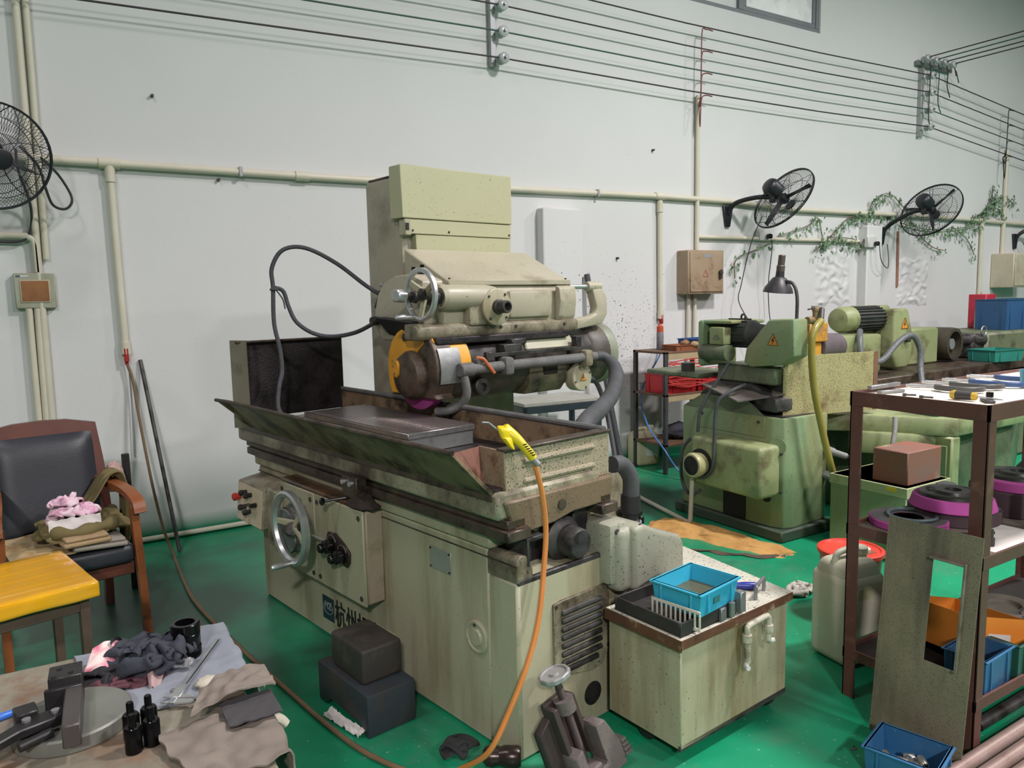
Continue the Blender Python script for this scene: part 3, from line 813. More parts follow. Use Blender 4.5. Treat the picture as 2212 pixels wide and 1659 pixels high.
# knob cluster
g = G(); g.prism([(1.02, .48), (.965, .475), (.945, .5), (.94, .545), (.985, .575), (1.06, .605), (1.125, .6), (1.14, .57), (1.12, .52), (1.08, .49)], 'x', -.112, -.1, .003); kp = part('knob_plate', g, mat('brown_black_plate', (52, 40, 34), .3))
for y, z in ((1.09, .555), (1.0, .53)):
    g = G(); g.ring((-.113, y, z), NX, .038, .0012, 24, 4, 200, 340); part('dial_arc', g, GALV, kp)
    g = G(); g.lathe((-.112, y, z - .01), NX, [(0, .03), (.01, .034), (.035, .03), (.04, .022), (.055, .022), (.062, .018)], 20); part('knob', g, BPLAST, kp)
g = G(); g.cyl((-.13, 1.1, .565), (-.18, 1.22, .6), .0045, n=8); g.lathe((-.17, 1.195, .593), (-.05, .12, .035), [(0, .005), (.005, .011), (.03, .011), (.035, .006)], 12); part('lever', g, STEEL, kp)
# dog block and ball lever on the table edge
g = G(); g.box(-.09, -.03, .9, 1.02, .775, .875, .008); db = part('dog_block', g, RUSTOIL)
for y in (.93, .99):
    g = G(); g.cyl((-.09, y, .845), (-.104, y, .845), .012, n=8); part('bolt', g, STEEL, db)
g = G(); g.cyl((-.08, 1.0, .77), (-.16, 1.05, .76), .006, n=8); g.lathe((-.155, 1.045, .761), (-.08, .05, -.01), [(0, .004), (.004, .013), (.013, .018), (.022, .013), (.026, .004)], 14); part('ball_lever', g, BPLAST, db)
# rating plate and round hatch
g = G(); g.box(-.003, 0, .37, .505, .575, .662, .001); rp = part('rating_plate', g, mat('dull_aluminium', (176, 176, 166), .45, .5, c2=(160, 160, 150), vs=12))
screws([(-.003, y, z) for y in (.378, .497) for z in (.583, .654)], NX, .004, rp)
g = G(); g.lathe((0, .225, .385), NX, [(0, .062), (.006, .062), (.01, .057), (.01, .05), (.006, .046), (.006, .034), (.014, .03), (.014, .0)], 36, cap=False); ht = part('round_hatch', g, CREAM)
screws([(-.011, .225, .432)], NX, .006, ht)
# maker's plate
SIGNB = mat('navy_logo_square', (28, 50, 66), .5)
g = G(); g.box(-.002, 0, .78, 1.425, .075, .205, .0); mp = part('maker_plate', g, mat('plate_cream', (182, 180, 150), .5, dirt=(120, 110, 72), da=.3))
g = G(); g.box(-.004, -.002, 1.31, 1.42, .085, .2, .0); part('logo_square', g, SIGNB, mp)
FXM = lambda y, z, x: frame((x, y, z), (0, -1, 0), (0, 0, 1))      # faces -X, text runs towards -y
g = G()
for k in range(2):
    pts = [(-.004, 1.365 + math.cos(a) * (.046 - .0 * k), .135 + math.sin(a) * .027 + (.008 * k)) for a in [i * 2 * math.pi / 28 for i in range(28)]]
g.tube(pts, .0022, 4, sm=False, closed=True); part('logo_oval', g, GALV, mp)
text_mesh('logo_letters', 'HZ', .05, GALV, mp, FXM(1.4, .14, -.0045))
text_mesh('maker_name', '\u676d\u5dde\u673a\u5e8a\u5382', .112, INK, mp, FXM(1.3, .094, -.0035) @ Matrix.Diagonal((.92, 1.2, 1, 1)))
# control panel box at the far end
g = G(); g.hexa([(-.15, 1.74, .47), (0, 1.74, .5), (0, 2.06, .5), (-.15, 2.06, .47)], [(-.13, 1.74, .68), (0, 1.74, .7), (0, 2.06, .7), (-.13, 2.06, .68)], .006); cp = part('control_box', g, CREAMD)
g = G(); g.hexa([(-.1535, 1.75, .48), (-.1495, 1.75, .48), (-.1495, 2.05, .48), (-.1535, 2.05, .48)], [(-.1345, 1.75, .67), (-.1305, 1.75, .67), (-.1305, 2.05, .67), (-.1345, 2.05, .67)]); part('control_face', g, mat('cream_control_face', (222, 206, 176), .45, speck=.15), cp)
cfx = lambda z: -.1535 + (z - .48) * .1
for y, z, m, r in ((2.02, .6, REDPL, .021), (1.94, .635, DSTEEL, .015), (1.88, .63, DSTEEL, .015), (1.94, .56, DSTEEL, .015), (1.88, .545, DSTEEL, .015)):
    g = G(); g.lathe((cfx(z), y, z), NX, [(0, r * .8), (.02, r * .8), (.02, r), (.035, r), (.04, r * .7)], 16); part('push_button', g, m, cp)
g = G(); g.cyl((cfx(.59), 1.815, .59), (cfx(.59) - .02, 1.815, .59), .012, n=12); g.box(-.18, -.165, 1.79, 1.85, .585, .6, .004); part('selector_switch', g, BPLAST, cp)
g = G(); g.box(-.12, 0, 1.58, 1.75, .4, .69, .01); part('panel_bracket', g, CREAMD)
g = G(); g.box(-.02, 0, 1.62, 1.66, .3, .36, .006); g.cyl((-.02, 1.64, .31), (-.05, 1.64, .31), .018, n=12); part('bleed_screw', g, DSTEEL)
# --- suction casting with duct into the tank, right of the end face
g = G(); g.box(.415, .53, -.05, .12, .53, .765, .02, seg=2); g.box(.44, .6, -.075, .09, .5, .745, .03, seg=3); part('duct_flange', g, mat('grey_cast_paint', (158, 158, 140), .5, c2=(140, 140, 124), vs=6, speck=.35, ss=50))
g = G(); g.prism([(.5, .5), (.5, .745), (.56, .75), (.66, .7), (.79, .655), (.81, .62), (.815, .48), (.72, .46), (.64, .52)], 'y', -.095, .04, .03, 3); part('return_duct', g, MATS['grey_cast_paint'])
for p in ((.45, -.05, .735), (.55, -.076, .74)): bolt(p, NY, .011, .006)
# --- column
g = G(); g.box(.56, 1.32, 1.47, 1.82, .72, 2.24, .03, seg=2); cl = part('column', g, mat('grey_cream_enamel', (164, 158, 138), .45, c2=(150, 144, 124), vs=3, dirt=(92, 84, 70), da=.2, ds=3, soft=.16, speck=.12))
g = G(); g.box(.575, 1.3, 1.5, 1.8, 2.235, 2.248, .004); part('column_cap', g, RUSTOIL)
g = G(); g.box(.535, 1.275, 1.42, 1.53, 2.015, 2.28, .004); cv = part('upper_cover', g, CREAM2)
g = G(); g.box(.585, 1.272, 1.425, 1.5, 1.938, 2.012, .003); part('middle_cover', g, CREAM2)
g = G(); g.box(.622, 1.27, 1.43, 1.49, 1.82, 1.936, .003); part('lower_cover', g, CREAM2)
for x in (.6, .83, 1.255):
    bolt((x, 1.425, 1.955), NY, .006, .004)
g = G(); g.box(.548, .585, 1.415, 1.47, 1.93, 2.01, .003); lt = part('latch_plate', g, CREAM)
g = G(); g.box(.55, .57, 1.412, 1.416, 1.955, 1.99); part('latch_slot', g, INK, lt)
g = G(); g.box(.555, .56, 1.66, 1.7, 1.68, 1.7, .001); part('small_nameplate', g, GALV)
# cable outlet and whip hose on the column side
g = G(); g.box(.51, .56, 1.58, 1.66, 1.58, 1.66, .02, seg=2); g.lathe((.52, 1.62, 1.6), (-.4, .1, -.6), [(0, .03), (.05, .018)], 14); part('cable_gland', g, mat('oily_black_rubber', (48, 40, 34), .5))
# --- saddle (rounded drum end) and cross slide carriage
g = G(); g.prism([(1.10, 1.45), (1.10, 1.69), (1.2, 1.725), (1.34, 1.72), (1.44, 1.69), (1.5, 1.63), (1.53, 1.55), (1.53, 1.46), (1.47, 1.40), (1.3, 1.40)], 'x', .42, 1.3, .012, 2); part('saddle_drum', g, CREAM3)
g = G(); g.hexa([(.4, 1.14, 1.415), (.56, 1.14, 1.415), (.56, 1.4, 1.43), (.42, 1.4, 1.43)], [(.36, 1.14, 1.5), (.56, 1.14, 1.5), (.56, 1.44, 1.52), (.36, 1.44, 1.52)], .004); part('way_bellows', g, RUBBER)
g = G(); g.lathe((.43, 1.5, 1.5), NX, [(0, .02), (.03, .024), (.05, .02)], 14); part('oil_fitting', g, DSTEEL)
g = G(); g.hexa([(.545, 1.06, 1.672), (1.36, 1.06, 1.672), (1.36, 1.43, 1.672), (.545, 1.43, 1.672)], [(.545, 1.06, 1.69), (1.36, 1.06, 1.69), (1.38, 1.43, 1.862), (.545, 1.43, 1.862)], .006); hd = part('hood', g, CREAM3)
g = G(); g.box(.538, 1.366, 1.05, 1.062, 1.666, 1.694, .004); part('hood_lip', g, CREAM3, hd)
for x in (.56, 1.35): bolt((x, 1.075, 1.697), (0, 0, 1), .006, .006, hd)
g = G(); g.prism([(1.06, 1.46), (1.05, 1.5), (1.045, 1.6), (1.07, 1.675), (1.42, 1.675), (1.42, 1.46)], 'x', .5, 1.37, .015, 2); part('carriage_body', g, CREAM3)
g = G(); g.prism([(1.03, 1.415), (1.02, 1.44), (1.02, 1.475), (1.06, 1.49), (1.42, 1.49), (1.42, 1.415)], 'x', .5, 1.39, .006); g.prism([(1.03, 1.415), (1.02, 1.44), (1.02, 1.475), (1.06, 1.49), (1.13, 1.49), (1.13, 1.415)], 'x', .33, .51, .006); part('slide', g, CREAMD)
for x in (.83, .93, 1.28): bolt((x, 1.02, 1.46), NY, .008, .006)
g = G(); g.box(.62, .84, 1.0, 1.07, 1.47, 1.64, .02, seg=2); part('feed_box', g, CREAMD)
g = G(); g.lathe((.47, 1.04, 1.61), (1, 0, 0), [(0, .05), (.015, .055), (.03, .06), (.28, .058), (.33, .05)], 28); part('shaft_housing', g, CREAM3)
g = G(); g.lathe((.49, 1.04, 1.61), NX, [(0, .045), (.02, .045), (.02, .03), (.05, .03), (.06, .034), (.075, .034)], 24); part('clutch_collar', g, DSTEEL)
g = G(); g.lathe((.775, 1.03, 1.56), NY, [(0, .092), (.05, .09), (.055, .082), (.055, .0)], 36, cap=False); fl = part('round_flange', g, CREAM)
screws([(.775 + math.cos(a) * .075, .975, 1.56 + math.sin(a) * .075) for a in (.9, 2.4, 4.0, 5.5)], NY, .006, fl)
g = G(); g.lathe((.775, .976, 1.56), NY, [(0, .036), (.02, .036), (.025, .031), (.07, .031), (.075, .027), (.075, .02), (.04, .018)], 24); part('shaft_stub', g, DSTEEL, fl)
g = G(); g.lathe((.9, 1.045, 1.545), NY, [(0, .014), (.006, .014), (.006, .008)], 12); part('oil_hole', g, RUSTOIL)
g = G(); g.prism([(1.035, 1.475), (1.015, 1.5), (1.0, 1.58), (1.01, 1.65), (1.04, 1.665), (1.06, 1.475)], 'x', 1.235, 1.275, .008, 2); g.prism([(1.05, 1.475), (1.035, 1.5), (1.025, 1.58), (1.03, 1.65), (1.06, 1.665), (1.1, 1.475)], 'x', 1.27, 1.385, .006); part('cast_rib', g, CREAM3)
g = G(); g.box(.9, 1.2, 1.025, 1.06, 1.5, 1.64, .018, seg=2); part('cast_panel', g, CREAM3)
handwheel(GR, (.355, 1.02, 1.625), NX, .122, 'cross_handwheel', 3, .021, STEEL, -1.15, .6, .02)
g = G(); g.cyl((.38, 1.02, 1.625), (.5, 1.035, 1.615), .016, n=14); part('cross_shaft', g, GSTEEL)
g = G(); g.lathe((.36, 1.1, 1.615), (1, 0, 0), [(0, .025), (.02, .03), (.02, .015)], 20); g.cyl((.42, 1.12, 1.615), (.3, 1.08, 1.62), .016, n=12); part('feed_base', g, DSTEEL)
g = G(); g.lathe((.3, 1.08, 1.62), (-1, -.2, .05), [(-.01, .016), (.0, .03), (.045, .03), (.05, .024)], 20); part('feed_knob', g, STEEL)
g = G(); g.cyl((.46, 1.22, 1.735), (.5, 1.22, 1.735), .014, n=10); g.cyl((.47, 1.24, 1.72), (.47, 1.24, 1.76), .01, n=10); g.cyl((.5, 1.21, 1.72), (.5, 1.21, 1.77), .011, n=10); part('oil_cups', g, BPLAST)
# bracket arm with rod at the rear
g = G(); g.cyl((1.36, 1.06, 1.655), (1.55, 1.06, 1.655), .013, n=14); part('guide_rod', g, STEEL)
g = G(); g.lathe((1.5, 1.06, 1.655), (1, 0, 0), [(0, .026), (.02, .03), (.1, .03), (.105, .024)], 20); g.prism([(1.52, 1.64), (1.6, 1.65), (1.64, 1.6), (1.645, 1.5), (1.6, 1.445), (1.38, 1.42), (1.37, 1.48), (1.5, 1.49), (1.545, 1.505), (1.555, 1.54)], 'y', 1.03, 1.09, .012, 2); part('rear_bracket', g, CREAM3)
# --- wheel head
g = G(); g.lathe((.5, 1.17, 1.275), (1, 0, 0), [(0, .15), (.1, .165), (.2, .17), (.8, .172), (.82, .16), (1.0, .155), (1.02, .17), (1.13, .175), (1.15, .15), (1.15, 0)], 44, cap=False); part('spindle_housing', g, mat('soot_covered_paint', (92, 86, 72), .5, c2=(40, 36, 32), vs=3.5, var=.3, dirt=(22, 20, 18), da=.4, ds=4, speck=.3))
g = G(); g.box(.42, 1.3, 1.0, 1.36, 1.39, 1.425, .006); part('dovetail', g, BLACKOIL)
g = G(); g.hexa([(.98, .995, 1.335), (1.34, .995, 1.335), (1.34, 1.3, 1.335), (.98, 1.3, 1.335)], [(.99, 1.03, 1.4), (1.33, 1.03, 1.4), (1.33, 1.3, 1.41), (.99, 1.3, 1.41)], .006); part('rear_cap', g, mat('dull_cream', (176, 174, 152), .5, c2=(160, 158, 134), vs=5, dirt=(80, 70, 60), da=.2))
g = G(); g.prism([(1.0, 1.16), (1.0, 1.24), (1.02, 1.31), (1.06, 1.36), (1.3, 1.36), (1.34, 1.2), (1.25, 1.1), (1.05, 1.1)], 'x', 1.0, 1.28, .012, 2); part('motor_body', g, mat('sooty_green_cream', (120, 118, 90), .5, c2=(60, 52, 42), vs=4, dirt=(30, 26, 22), da=.35, ds=5))
g = G(); g.box(1.1, 1.2, .992, 1.0, 1.2, 1.26, .002); part('motor_plate', g, mat('black_plate', (44, 38, 34), .4))
g = G(); g.lathe((1.62, 1.17, 1.275), (1, 0, 0), [(0, .172), (.04, .185), (.07, .18), (.09, .12), (.09, 0)], 40, cap=False); part('motor_end_cap', g, mat('grey_green_cap', (140, 146, 126), .45, c2=(120, 124, 106), vs=6))
g = G(); g.lathe((1.36, 1.03, 1.165), NY, [(0, .075), (.06, .075), (.066, .07), (.068, .0)], 32, cap=False); tbx = part('terminal_box', g, CREAM)
screws([(1.36 + math.cos(a) * .06, .964, 1.165 + math.sin(a) * .06) for a in (.4, 2, 3.5, 5.1)], NY, .005, tbx)
tri_sign(tbx, FY(1.36, .961, 1.165), .022, WARN)
# wheel, guard
g = G(); g.lathe((.42, 1.17, 1.262), (1, 0, 0), [(0, .06), (0, .18), (.004, .186), (.05, .186), (.054, .18), (.054, .06)], 56); part('grinding_wheel', g, PINKW)
WORNG = mat('rusty_worn_guard', (110, 96, 82), .5, .3, c2=(70, 58, 48), vs=7, dirt=(46, 34, 28), da=.35, ds=8, speck=.35, ss=50, bump=.3)
poly = [(1.17 + math.cos(R(a)) * .205, 1.27 + math.sin(R(a)) * .205) for a in range(-35, 216, 8)]
poly = [(1.365, 1.14)] + [p for p in poly if p[1] > 1.14] + [(.975, 1.14)]
g = G(); g.prism(poly, 'x', .395, .5, .008); wg = part('wheel_guard', g, WORNG)
poly2 = [(1.17 + math.cos(R(a)) * .2, 1.27 + math.sin(R(a)) * .2) for a in range(45, 201, 6)] + [(1.36 - .36, 1.17)]
g = G(); g.prism([(1.345, 1.15), (1.365, 1.2), (1.372, 1.27), (1.365, 1.34), (1.335, 1.4), (1.285, 1.445), (1.225, 1.47), (1.165, 1.475), (1.1, 1.46), (1.06, 1.43), (1.06, 1.4), (1.09, 1.38), (1.12, 1.35), (1.2, 1.35), (1.24, 1.33), (1.275, 1.31), (1.28, 1.26), (1.275, 1.2), (1.27, 1.15)], 'x', .388, .397, .003); part('yellow_patch', g, YELLOWP, wg)
g = G(); g.lathe((.396, 1.16, 1.245), NX, [(0, .12), (.02, .118), (.05, .1), (.06, .07), (.062, 0)], 40, cap=False); part('guard_cover', g, WORNG, wg)
g = G(); g.prism([(1.215, 1.23), (1.235, 1.25), (1.23, 1.3), (1.205, 1.32), (1.185, 1.3), (1.19, 1.25)], 'x', .325, .345, .004); part('yellow_patch', g, YELLOWP, wg)
g = G(); g.lathe((.388, 1.21, 1.425), NX, [(0, .018), (.008, .018), (.008, .012)], 14); part('bolt', g, DSTEEL, wg)
g = G()
g.sheet(lambda u, v: Vector((.41 + .2 * u, 1.17 + math.cos(R(62 + 78 * v)) * .208 * (1 - .1 * u), 1.27 + math.sin(R(62 + 78 * v)) * .208 * (1 - .1 * u))), 6, 14, .004); part('yellow_patch', g, YELLOWP, wg)
g = G()
g.sheet(lambda u, v: Vector((.41 + .12 * u, 1.17 + math.cos(R(150 + 46 * v)) * .209, 1.27 + math.sin(R(150 + 46 * v)) * .209)), 4, 12, .004); part('worn_steel_band', g, GSTEEL, wg)
g = G()
g.sheet(lambda u, v: Vector((.5 + .1 * u, 1.17 + math.cos(R(140 + 50 * v)) * .2, 1.27 + math.sin(R(140 + 50 * v)) * .2)), 4, 10, .004); part('yellow_patch', g, YELLOWP, wg)
# coolant pipe with valve, clamps, nozzle
cpz = 1.272
g = G(); g.cyl((.51, .94, cpz), (1.47, .94, cpz + .004), .025, n=18); cpipe = part('coolant_pipe', g, DUSTY)
g = G(); g.cyl((.5, .94, cpz), (.58, .94, cpz), .033, n=18, b=.004); part('tee_fitting', g, DUSTY, cpipe)
g = G(); g.tube([(.525, .94, 1.25), (.53, .93, 1.2), (.53, .93, 1.15), (.515, .96, 1.105), (.47, 1.0, 1.08), (.44, 1.05, 1.075)], .02, 12); part('nozzle', g, DUSTY, cpipe)
for x in (.79, 1.36):
    g = G(); g.box(x - .03, x + .03, .905, .975, cpz - .045, cpz + .045, .018, seg=2); g.box(x - .02, x + .02, .96, 1.02, cpz - .02, cpz + .02, .004); part('clamp', g, DUSTY if x < 1 else CREAMD, cpipe)
g = G(); g.cyl((.62, .94, cpz + .02), (.6, .935, cpz + .05), .012, n=10); part('valve_stem', g, GSTEEL, cpipe)
g = G(); g.tube([(.6, .935, cpz + .052), (.63, .92, cpz + .045), (.65, .91, cpz + .015), (.68, .9, cpz - .025)], .0085, 8); part('valve_lever', g, mat('orange_lever', (206, 112, 62), .45), cpipe)
g = G(); g.lathe((.68, 1.02, 1.175), NY, [(0, .045), (.03, .045), (.034, .04), (.034, .02), (.02, .018)], 24); part('breather', g, DSTEEL)
g = G(); g.box(.7, 1.42, .95, .962, 1.318, 1.338, .002); part('dresser_rail', g, DSTEEL)
g = G(); g.box(.8, .92, .96, 1.03, 1.335, 1.375, .004); g.box(.86, .96, .97, 1.04, 1.37, 1.4, .006); part('dresser_block', g, DSTEEL)
g = G(); g.box(.67, .72, .94, .97, 1.3, 1.345, .004); part('rail_stop', g, DSTEEL)
g = G(); g.box(1.3, 1.34, .95, .99, 1.33, 1.39, .003); part('rail_stop', g, BLACKOIL)
g = G(); g.tube([(1.44, .94, 1.276), (1.5, .93, 1.268), (1.51, .87, 1.22), (1.42, .78, 1.155), (1.2, .63, 1.1), (.95, .48, 1.08), (.72, .345, 1.07), (.61, .285, 1.03), (.58, .27, .95)], lambda u: .027 + .014 * min(1, max(0, u - .15) * 6), 14); part('coolant_hose', g, GRUBBER)
g = G(); g.tube([(1.42, .98, 1.16), (1.47, .97, 1.13), (1.5, .95, 1.05), (1.5, .9, .9), (1.45, .8, .6), (1.3, .7, .3), (1.1, .62, .25)], .013, 8); part('motor_conduit', g, GRUBBER)
# dirty water pipe standing behind the trough
g = G(); g.tube([(.6, .1, .94), (.66, .1, .93), (.7, .09, .87), (.7, .09, .78)], .034, 14); part('drain_elbow', g, GRUBBER)
g = G(); g.lathe((.7, .09, .8), (0, 0, -1), [(0, .04), (.07, .04), (.075, .03), (.1, .03), (.105, .037), (.14, .037), (.145, .03), (.16, .03), (.16, .018), (.36, .018)], 18); part('drain_joint', g, RUBBER)
# cable whip tied in a loop above the splash guard
WHIP = mat('taped_cable', (74, 76, 80), .7, c2=(56, 58, 60), vs=30, bump=.6, bs=90)
g = G(); g.tube([(.53, 1.6, 1.62), (.45, 1.65, 1.68), (.33, 1.74, 1.8), (.2, 1.82, 1.88), (.1, 1.87, 1.87), (.05, 1.9, 1.78), (.05, 1.9, 1.68), (.045, 1.9, 1.5), (.06, 1.88, 1.36), (.055, 1.86, 1.25), (.02, 1.83, 1.17), (.0, 1.8, 1.06), (.05, 1.76, .98)], .0115, 8); part('cable_whip', g, WHIP)
g = G(); g.tube([(.06, 1.9, 1.68), (.1, 1.89, 1.66), (.12, 1.88, 1.58), (.15, 1.86, 1.5), (.22, 1.82, 1.44), (.3, 1.76, 1.42), (.38, 1.66, 1.44), (.41, 1.52, 1.49)], .011, 8); part('cable_whip', g, WHIP)
g = G(); g.ring((.055, 1.9, 1.67), (0, 0, 1), .016, .007, 16, 6); g.tube([(.06, 1.89, 1.67), (.09, 1.88, 1.62), (.1, 1.88, 1.57)], .004, 5); part('cable_tie', g, WHIP)
# parts of the base behind: motor, wiring trunk
g = G(); g.box(.53, 1.3, .6, 2.0, 0, .78, .02); part('column_foot', g, CREAMD)
# ================================================================= chair, stool and their cloths
WOODR = mat('red_brown_varnished_wood', (104, 58, 46), .35, c2=(82, 42, 34), vs=5, streak=True)
WOODO = mat('orange_brown_worn_wood', (150, 88, 48), .38, c2=(112, 60, 32), vs=6, dirt=(72, 40, 24), da=.25, ds=6)
LEATH = mat('black_leatherette', (40, 42, 48), .42, c2=(52, 54, 60), vs=3, bump=.2, bs=150)
CH = thing('armchair', 'brown wooden armchair with black padded back by the white wall', 'chair', (.0, 3.95, 0), R(9))
def bar(nm, pts, w, d, m, par, b=.006, k=6):
    """bent wooden bar of rectangular section (w across x, d across the path in y/z)"""
    P = smooth_pts(pts, k) if len(pts) > 2 else [Vector(p) for p in pts]
    vs = []; fs = []
    for i, p in enumerate(P):
        t = (P[min(i + 1, len(P) - 1)] - P[max(i - 1, 0)]).normalized()
        e = Vector((1, 0, 0)) if abs(t.x) < .8 else Vector((0, 1, 0))
        n = t.cross(e).normalized(); e = n.cross(t).normalized()
        for a, c in ((-1, -1), (1, -1), (1, 1), (-1, 1)):
            vs.append(p + e * a * w / 2 + n * c * d / 2)
    for i in range(len(P) - 1):
        for j in range(4):
            fs.append((i * 4 + j, i * 4 + (j + 1) % 4, i * 4 + 4 + (j + 1) % 4, i * 4 + 4 + j))
    fs += [(3, 2, 1, 0), tuple(range(len(vs) - 4, len(vs)))]
    g = G(); g._add(vs, fs); return g.ob(nm, m, par, ang=50)
for s in (-1, 1):
    bar('front_leg', [(s * .287, -.02, 0), (s * .283, .0, .3), (s * .272, .01, .63)], .035, .042, WOODO, CH)
    bar('rear_leg', [(s * .235, .52, 0), (s * .235, .48, .4)], .04, .045, WOODR, CH)
    bar('armrest', [(s * .292, -.03, .605), (s * .287, .0, .66), (s * .27, .12, .695), (s * .25, .3, .7), (s * .235, .5, .7)], .055, .032, WOODO, CH)
def back(x, z):       # leaning back panel
    return Vector((x, .5 + (z - .45) * .22, z))
bar('back_post', [back(-.25, .4), back(-.245, .7), back(-.225, .97)], .06, .035, WOODR, CH)
bar('back_post', [back(.25, .4), back(.245, .7), back(.225, .97)], .06, .035, WOODR, CH)
g = G(); P_ = []
for x, z0, z1 in ((-.255, .9, .99), (-.12, .935, 1.015), (0, .94, 1.02), (.12, .935, 1.015), (.255, .9, .985)):
    P_.append((x, z0, z1))
vs = []; fs = []
for x, z0, z1 in P_:
    for z in (z0, z1):
        for d in (-.018, .018):
            vs.append(back(x, z) + Vector((0, d, 0)))
for i in range(4):
    a = i * 4; fs += [(a, a + 4, a + 6, a + 2), (a + 1, a + 3, a + 7, a + 5), (a + 2, a + 6, a + 7, a + 3), (a, a + 1, a + 5, a + 4)]
fs += [(0, 2, 3, 1), (16, 17, 19, 18)]
g._add(vs, fs); g.ob('top_rail', WOODR, CH)
g = G(); g.sheet(lambda u, v: back(-.225 + .45 * u, .45 + .49 * v) + Vector((0, -.045 * (1 - abs(2 * u - 1) ** 6) * (1 - abs(2 * v - 1) ** 8) - .005, 0)), 20, 20, .012); g.ob('back_pad', LEATH, CH, ang=80)
g = G(); g.box(-.265, .265, -.01, .5, .36, .455, .03, seg=3); g.ob('seat', LEATH, CH)
g = G(); g.box(-.26, .26, .02, .05, .3, .36, .004); g.ob('apron', WOODR, CH)
g = G(); g.box(-.25, .25, .46, .49, .28, .36, .004); g.ob('apron', WOODR, CH)

def cloth(nm, label, m, fn, nu=26, nv=26, th=.004, parent=None, cat='cloth', grp=None):
    g = G(); g.sheet(fn, nu, nv, th)
    return tag(g.ob(nm, m, parent, ang=80), label, cat, grp)
def nz(x, y, s): return mnoise.noise(Vector((x, y, s)))
BEIGE = mat('beige_worn_terry', (176, 152, 116), .95, c2=(152, 128, 94), vs=9, dirt=(120, 92, 66), da=.25, ds=10, bump=.8, bs=260)
FLORAL = mat('stained_beige_cloth', (196, 178, 142), .9, c2=(176, 150, 104), vs=6, dirt=(150, 116, 72), da=.3, ds=7)
OLV = mat('olive_cotton', (122, 110, 70), .85, c2=(98, 88, 54), vs=5)
PINKC = mat('pale_pink_cotton', (232, 208, 216), .85, c2=(214, 150, 184), vs=12, var=.25)
GREYW = mat('grey_wool', (150, 142, 130), .95, bump=.7, bs=240)
from math import sin, cos
import numpy as np
def pile(nm, par, m, c, w, d, sx, sy, h, seed, n=34, steps=150, th=.0025, a=0.):
    """cloth of size w x d pushed together into an sx x sy heap: distance constraints make it buckle into folds"""
    rg = np.random.RandomState(seed)
    nx, ny = n, max(8, int(n * d / w))
    X, Y = np.meshgrid(np.linspace(-.5, .5, nx), np.linspace(-.5, .5, ny), indexing='ij')
    lx, ly = w / (nx - 1), d / (ny - 1)
    def soft(k):
        q = rg.rand(k, k); ix = (X + .5) * (k - 1.001); iy = (Y + .5) * (k - 1.001)
        i0 = ix.astype(int); j0 = iy.astype(int); fx = ix - i0; fy = iy - j0
        return (q[i0, j0] * (1 - fx) * (1 - fy) + q[i0 + 1, j0] * fx * (1 - fy) + q[i0, j0 + 1] * (1 - fx) * fy + q[i0 + 1, j0 + 1] * fx * fy) - .5
    P = np.stack([X * sx + .16 * sx * soft(4), Y * sy + .16 * sy * soft(4), h * .75 + h * (.8 * soft(4) + .6 * soft(7))], -1)
    V_ = np.zeros_like(P)
    def con(A, B, L, k=.5):
        dd = B - A; ln = np.linalg.norm(dd, axis=-1, keepdims=True) + 1e-9
        cr = dd * ((ln - L) / ln) * .5 * k
        return cr
    diag = math.hypot(lx, ly)
    for st in range(steps):
        V_ *= .9; V_[..., 2] -= .00015
        Q = P + V_
        for it in range(4):
            for o in (0, 1):
                A = Q[o:-1:2][:(nx - o) // 2]; B_ = Q[o + 1::2][:A.shape[0]]; A = A[:B_.shape[0]]; cr = con(A, B_, lx, 1.); A += cr; B_ -= cr
                A = Q[:, o:-1:2]; B_ = Q[:, o + 1::2][:, :A.shape[1]]; A = A[:, :B_.shape[1]]; cr = con(A, B_, ly, 1.); A += cr; B_ -= cr
            cr = con(Q[:-1, :-1], Q[1:, 1:], diag, .3); Q[:-1, :-1] += cr; Q[1:, 1:] -= cr
            cr = con(Q[1:, :-1], Q[:-1, 1:], diag, .3); Q[1:, :-1] += cr; Q[:-1, 1:] -= cr
            cr = con(Q[:-2], Q[2:], 2 * lx, .28); Q[:-2] += cr; Q[2:] -= cr
            cr = con(Q[:, :-2], Q[:, 2:], 2 * ly, .28); Q[:, :-2] += cr; Q[:, 2:] -= cr
            rr = np.sqrt((Q[..., 0] / (sx * .62)) ** 2 + (Q[..., 1] / (sy * .62)) ** 2); k = np.where(rr > 1, 1 - .35 * (rr - 1) / rr, 1)[..., None]
            Q[..., :2] *= k
            dm = .62 * h * np.sqrt(np.clip(1 - (Q[..., 0] / (sx * .5)) ** 2 - (Q[..., 1] / (sy * .5)) ** 2, 0, 1))
            Q[..., 2] = np.maximum(Q[..., 2], .003 + dm)
            Q[..., 2] = np.where(Q[..., 2] > h, h + (Q[..., 2] - h) * .5, Q[..., 2])
        V_ = np.clip(Q - P, -.01, .01); P = Q
    ca, sa = cos(a), sin(a)
    def fn(u, v):
        p = P[int(round(u * (nx - 1))), int(round(v * (ny - 1)))]
        return Vector((c[0] + p[0] * ca - p[1] * sa, c[1] + p[0] * sa + p[1] * ca, c[2] + p[2]))
    g = G(); g.sheet(fn, nx - 1, ny - 1, 0)
    bmesh.ops.subdivide_edges(g.bm, edges=g.bm.edges[:], cuts=1, use_grid_fill=True, smooth=.6)
    return g.ob(nm, m, par, ang=180)
def chw(x, y, z): return Vector((.0 + x * cos(R(9)) - y * sin(R(9)), 3.95 + x * sin(R(9)) + y * cos(R(9)), z))
cloth('seat_cloth', 'stained beige cloth spread over the armchair seat', FLORAL, lambda u, v: chw(-.24 + .46 * u, .0 + .45 * v, .462 + .012 * nz(u * 5, v * 5, 1) + .01), 24, 24, .006, grp='cloths on the armchair')
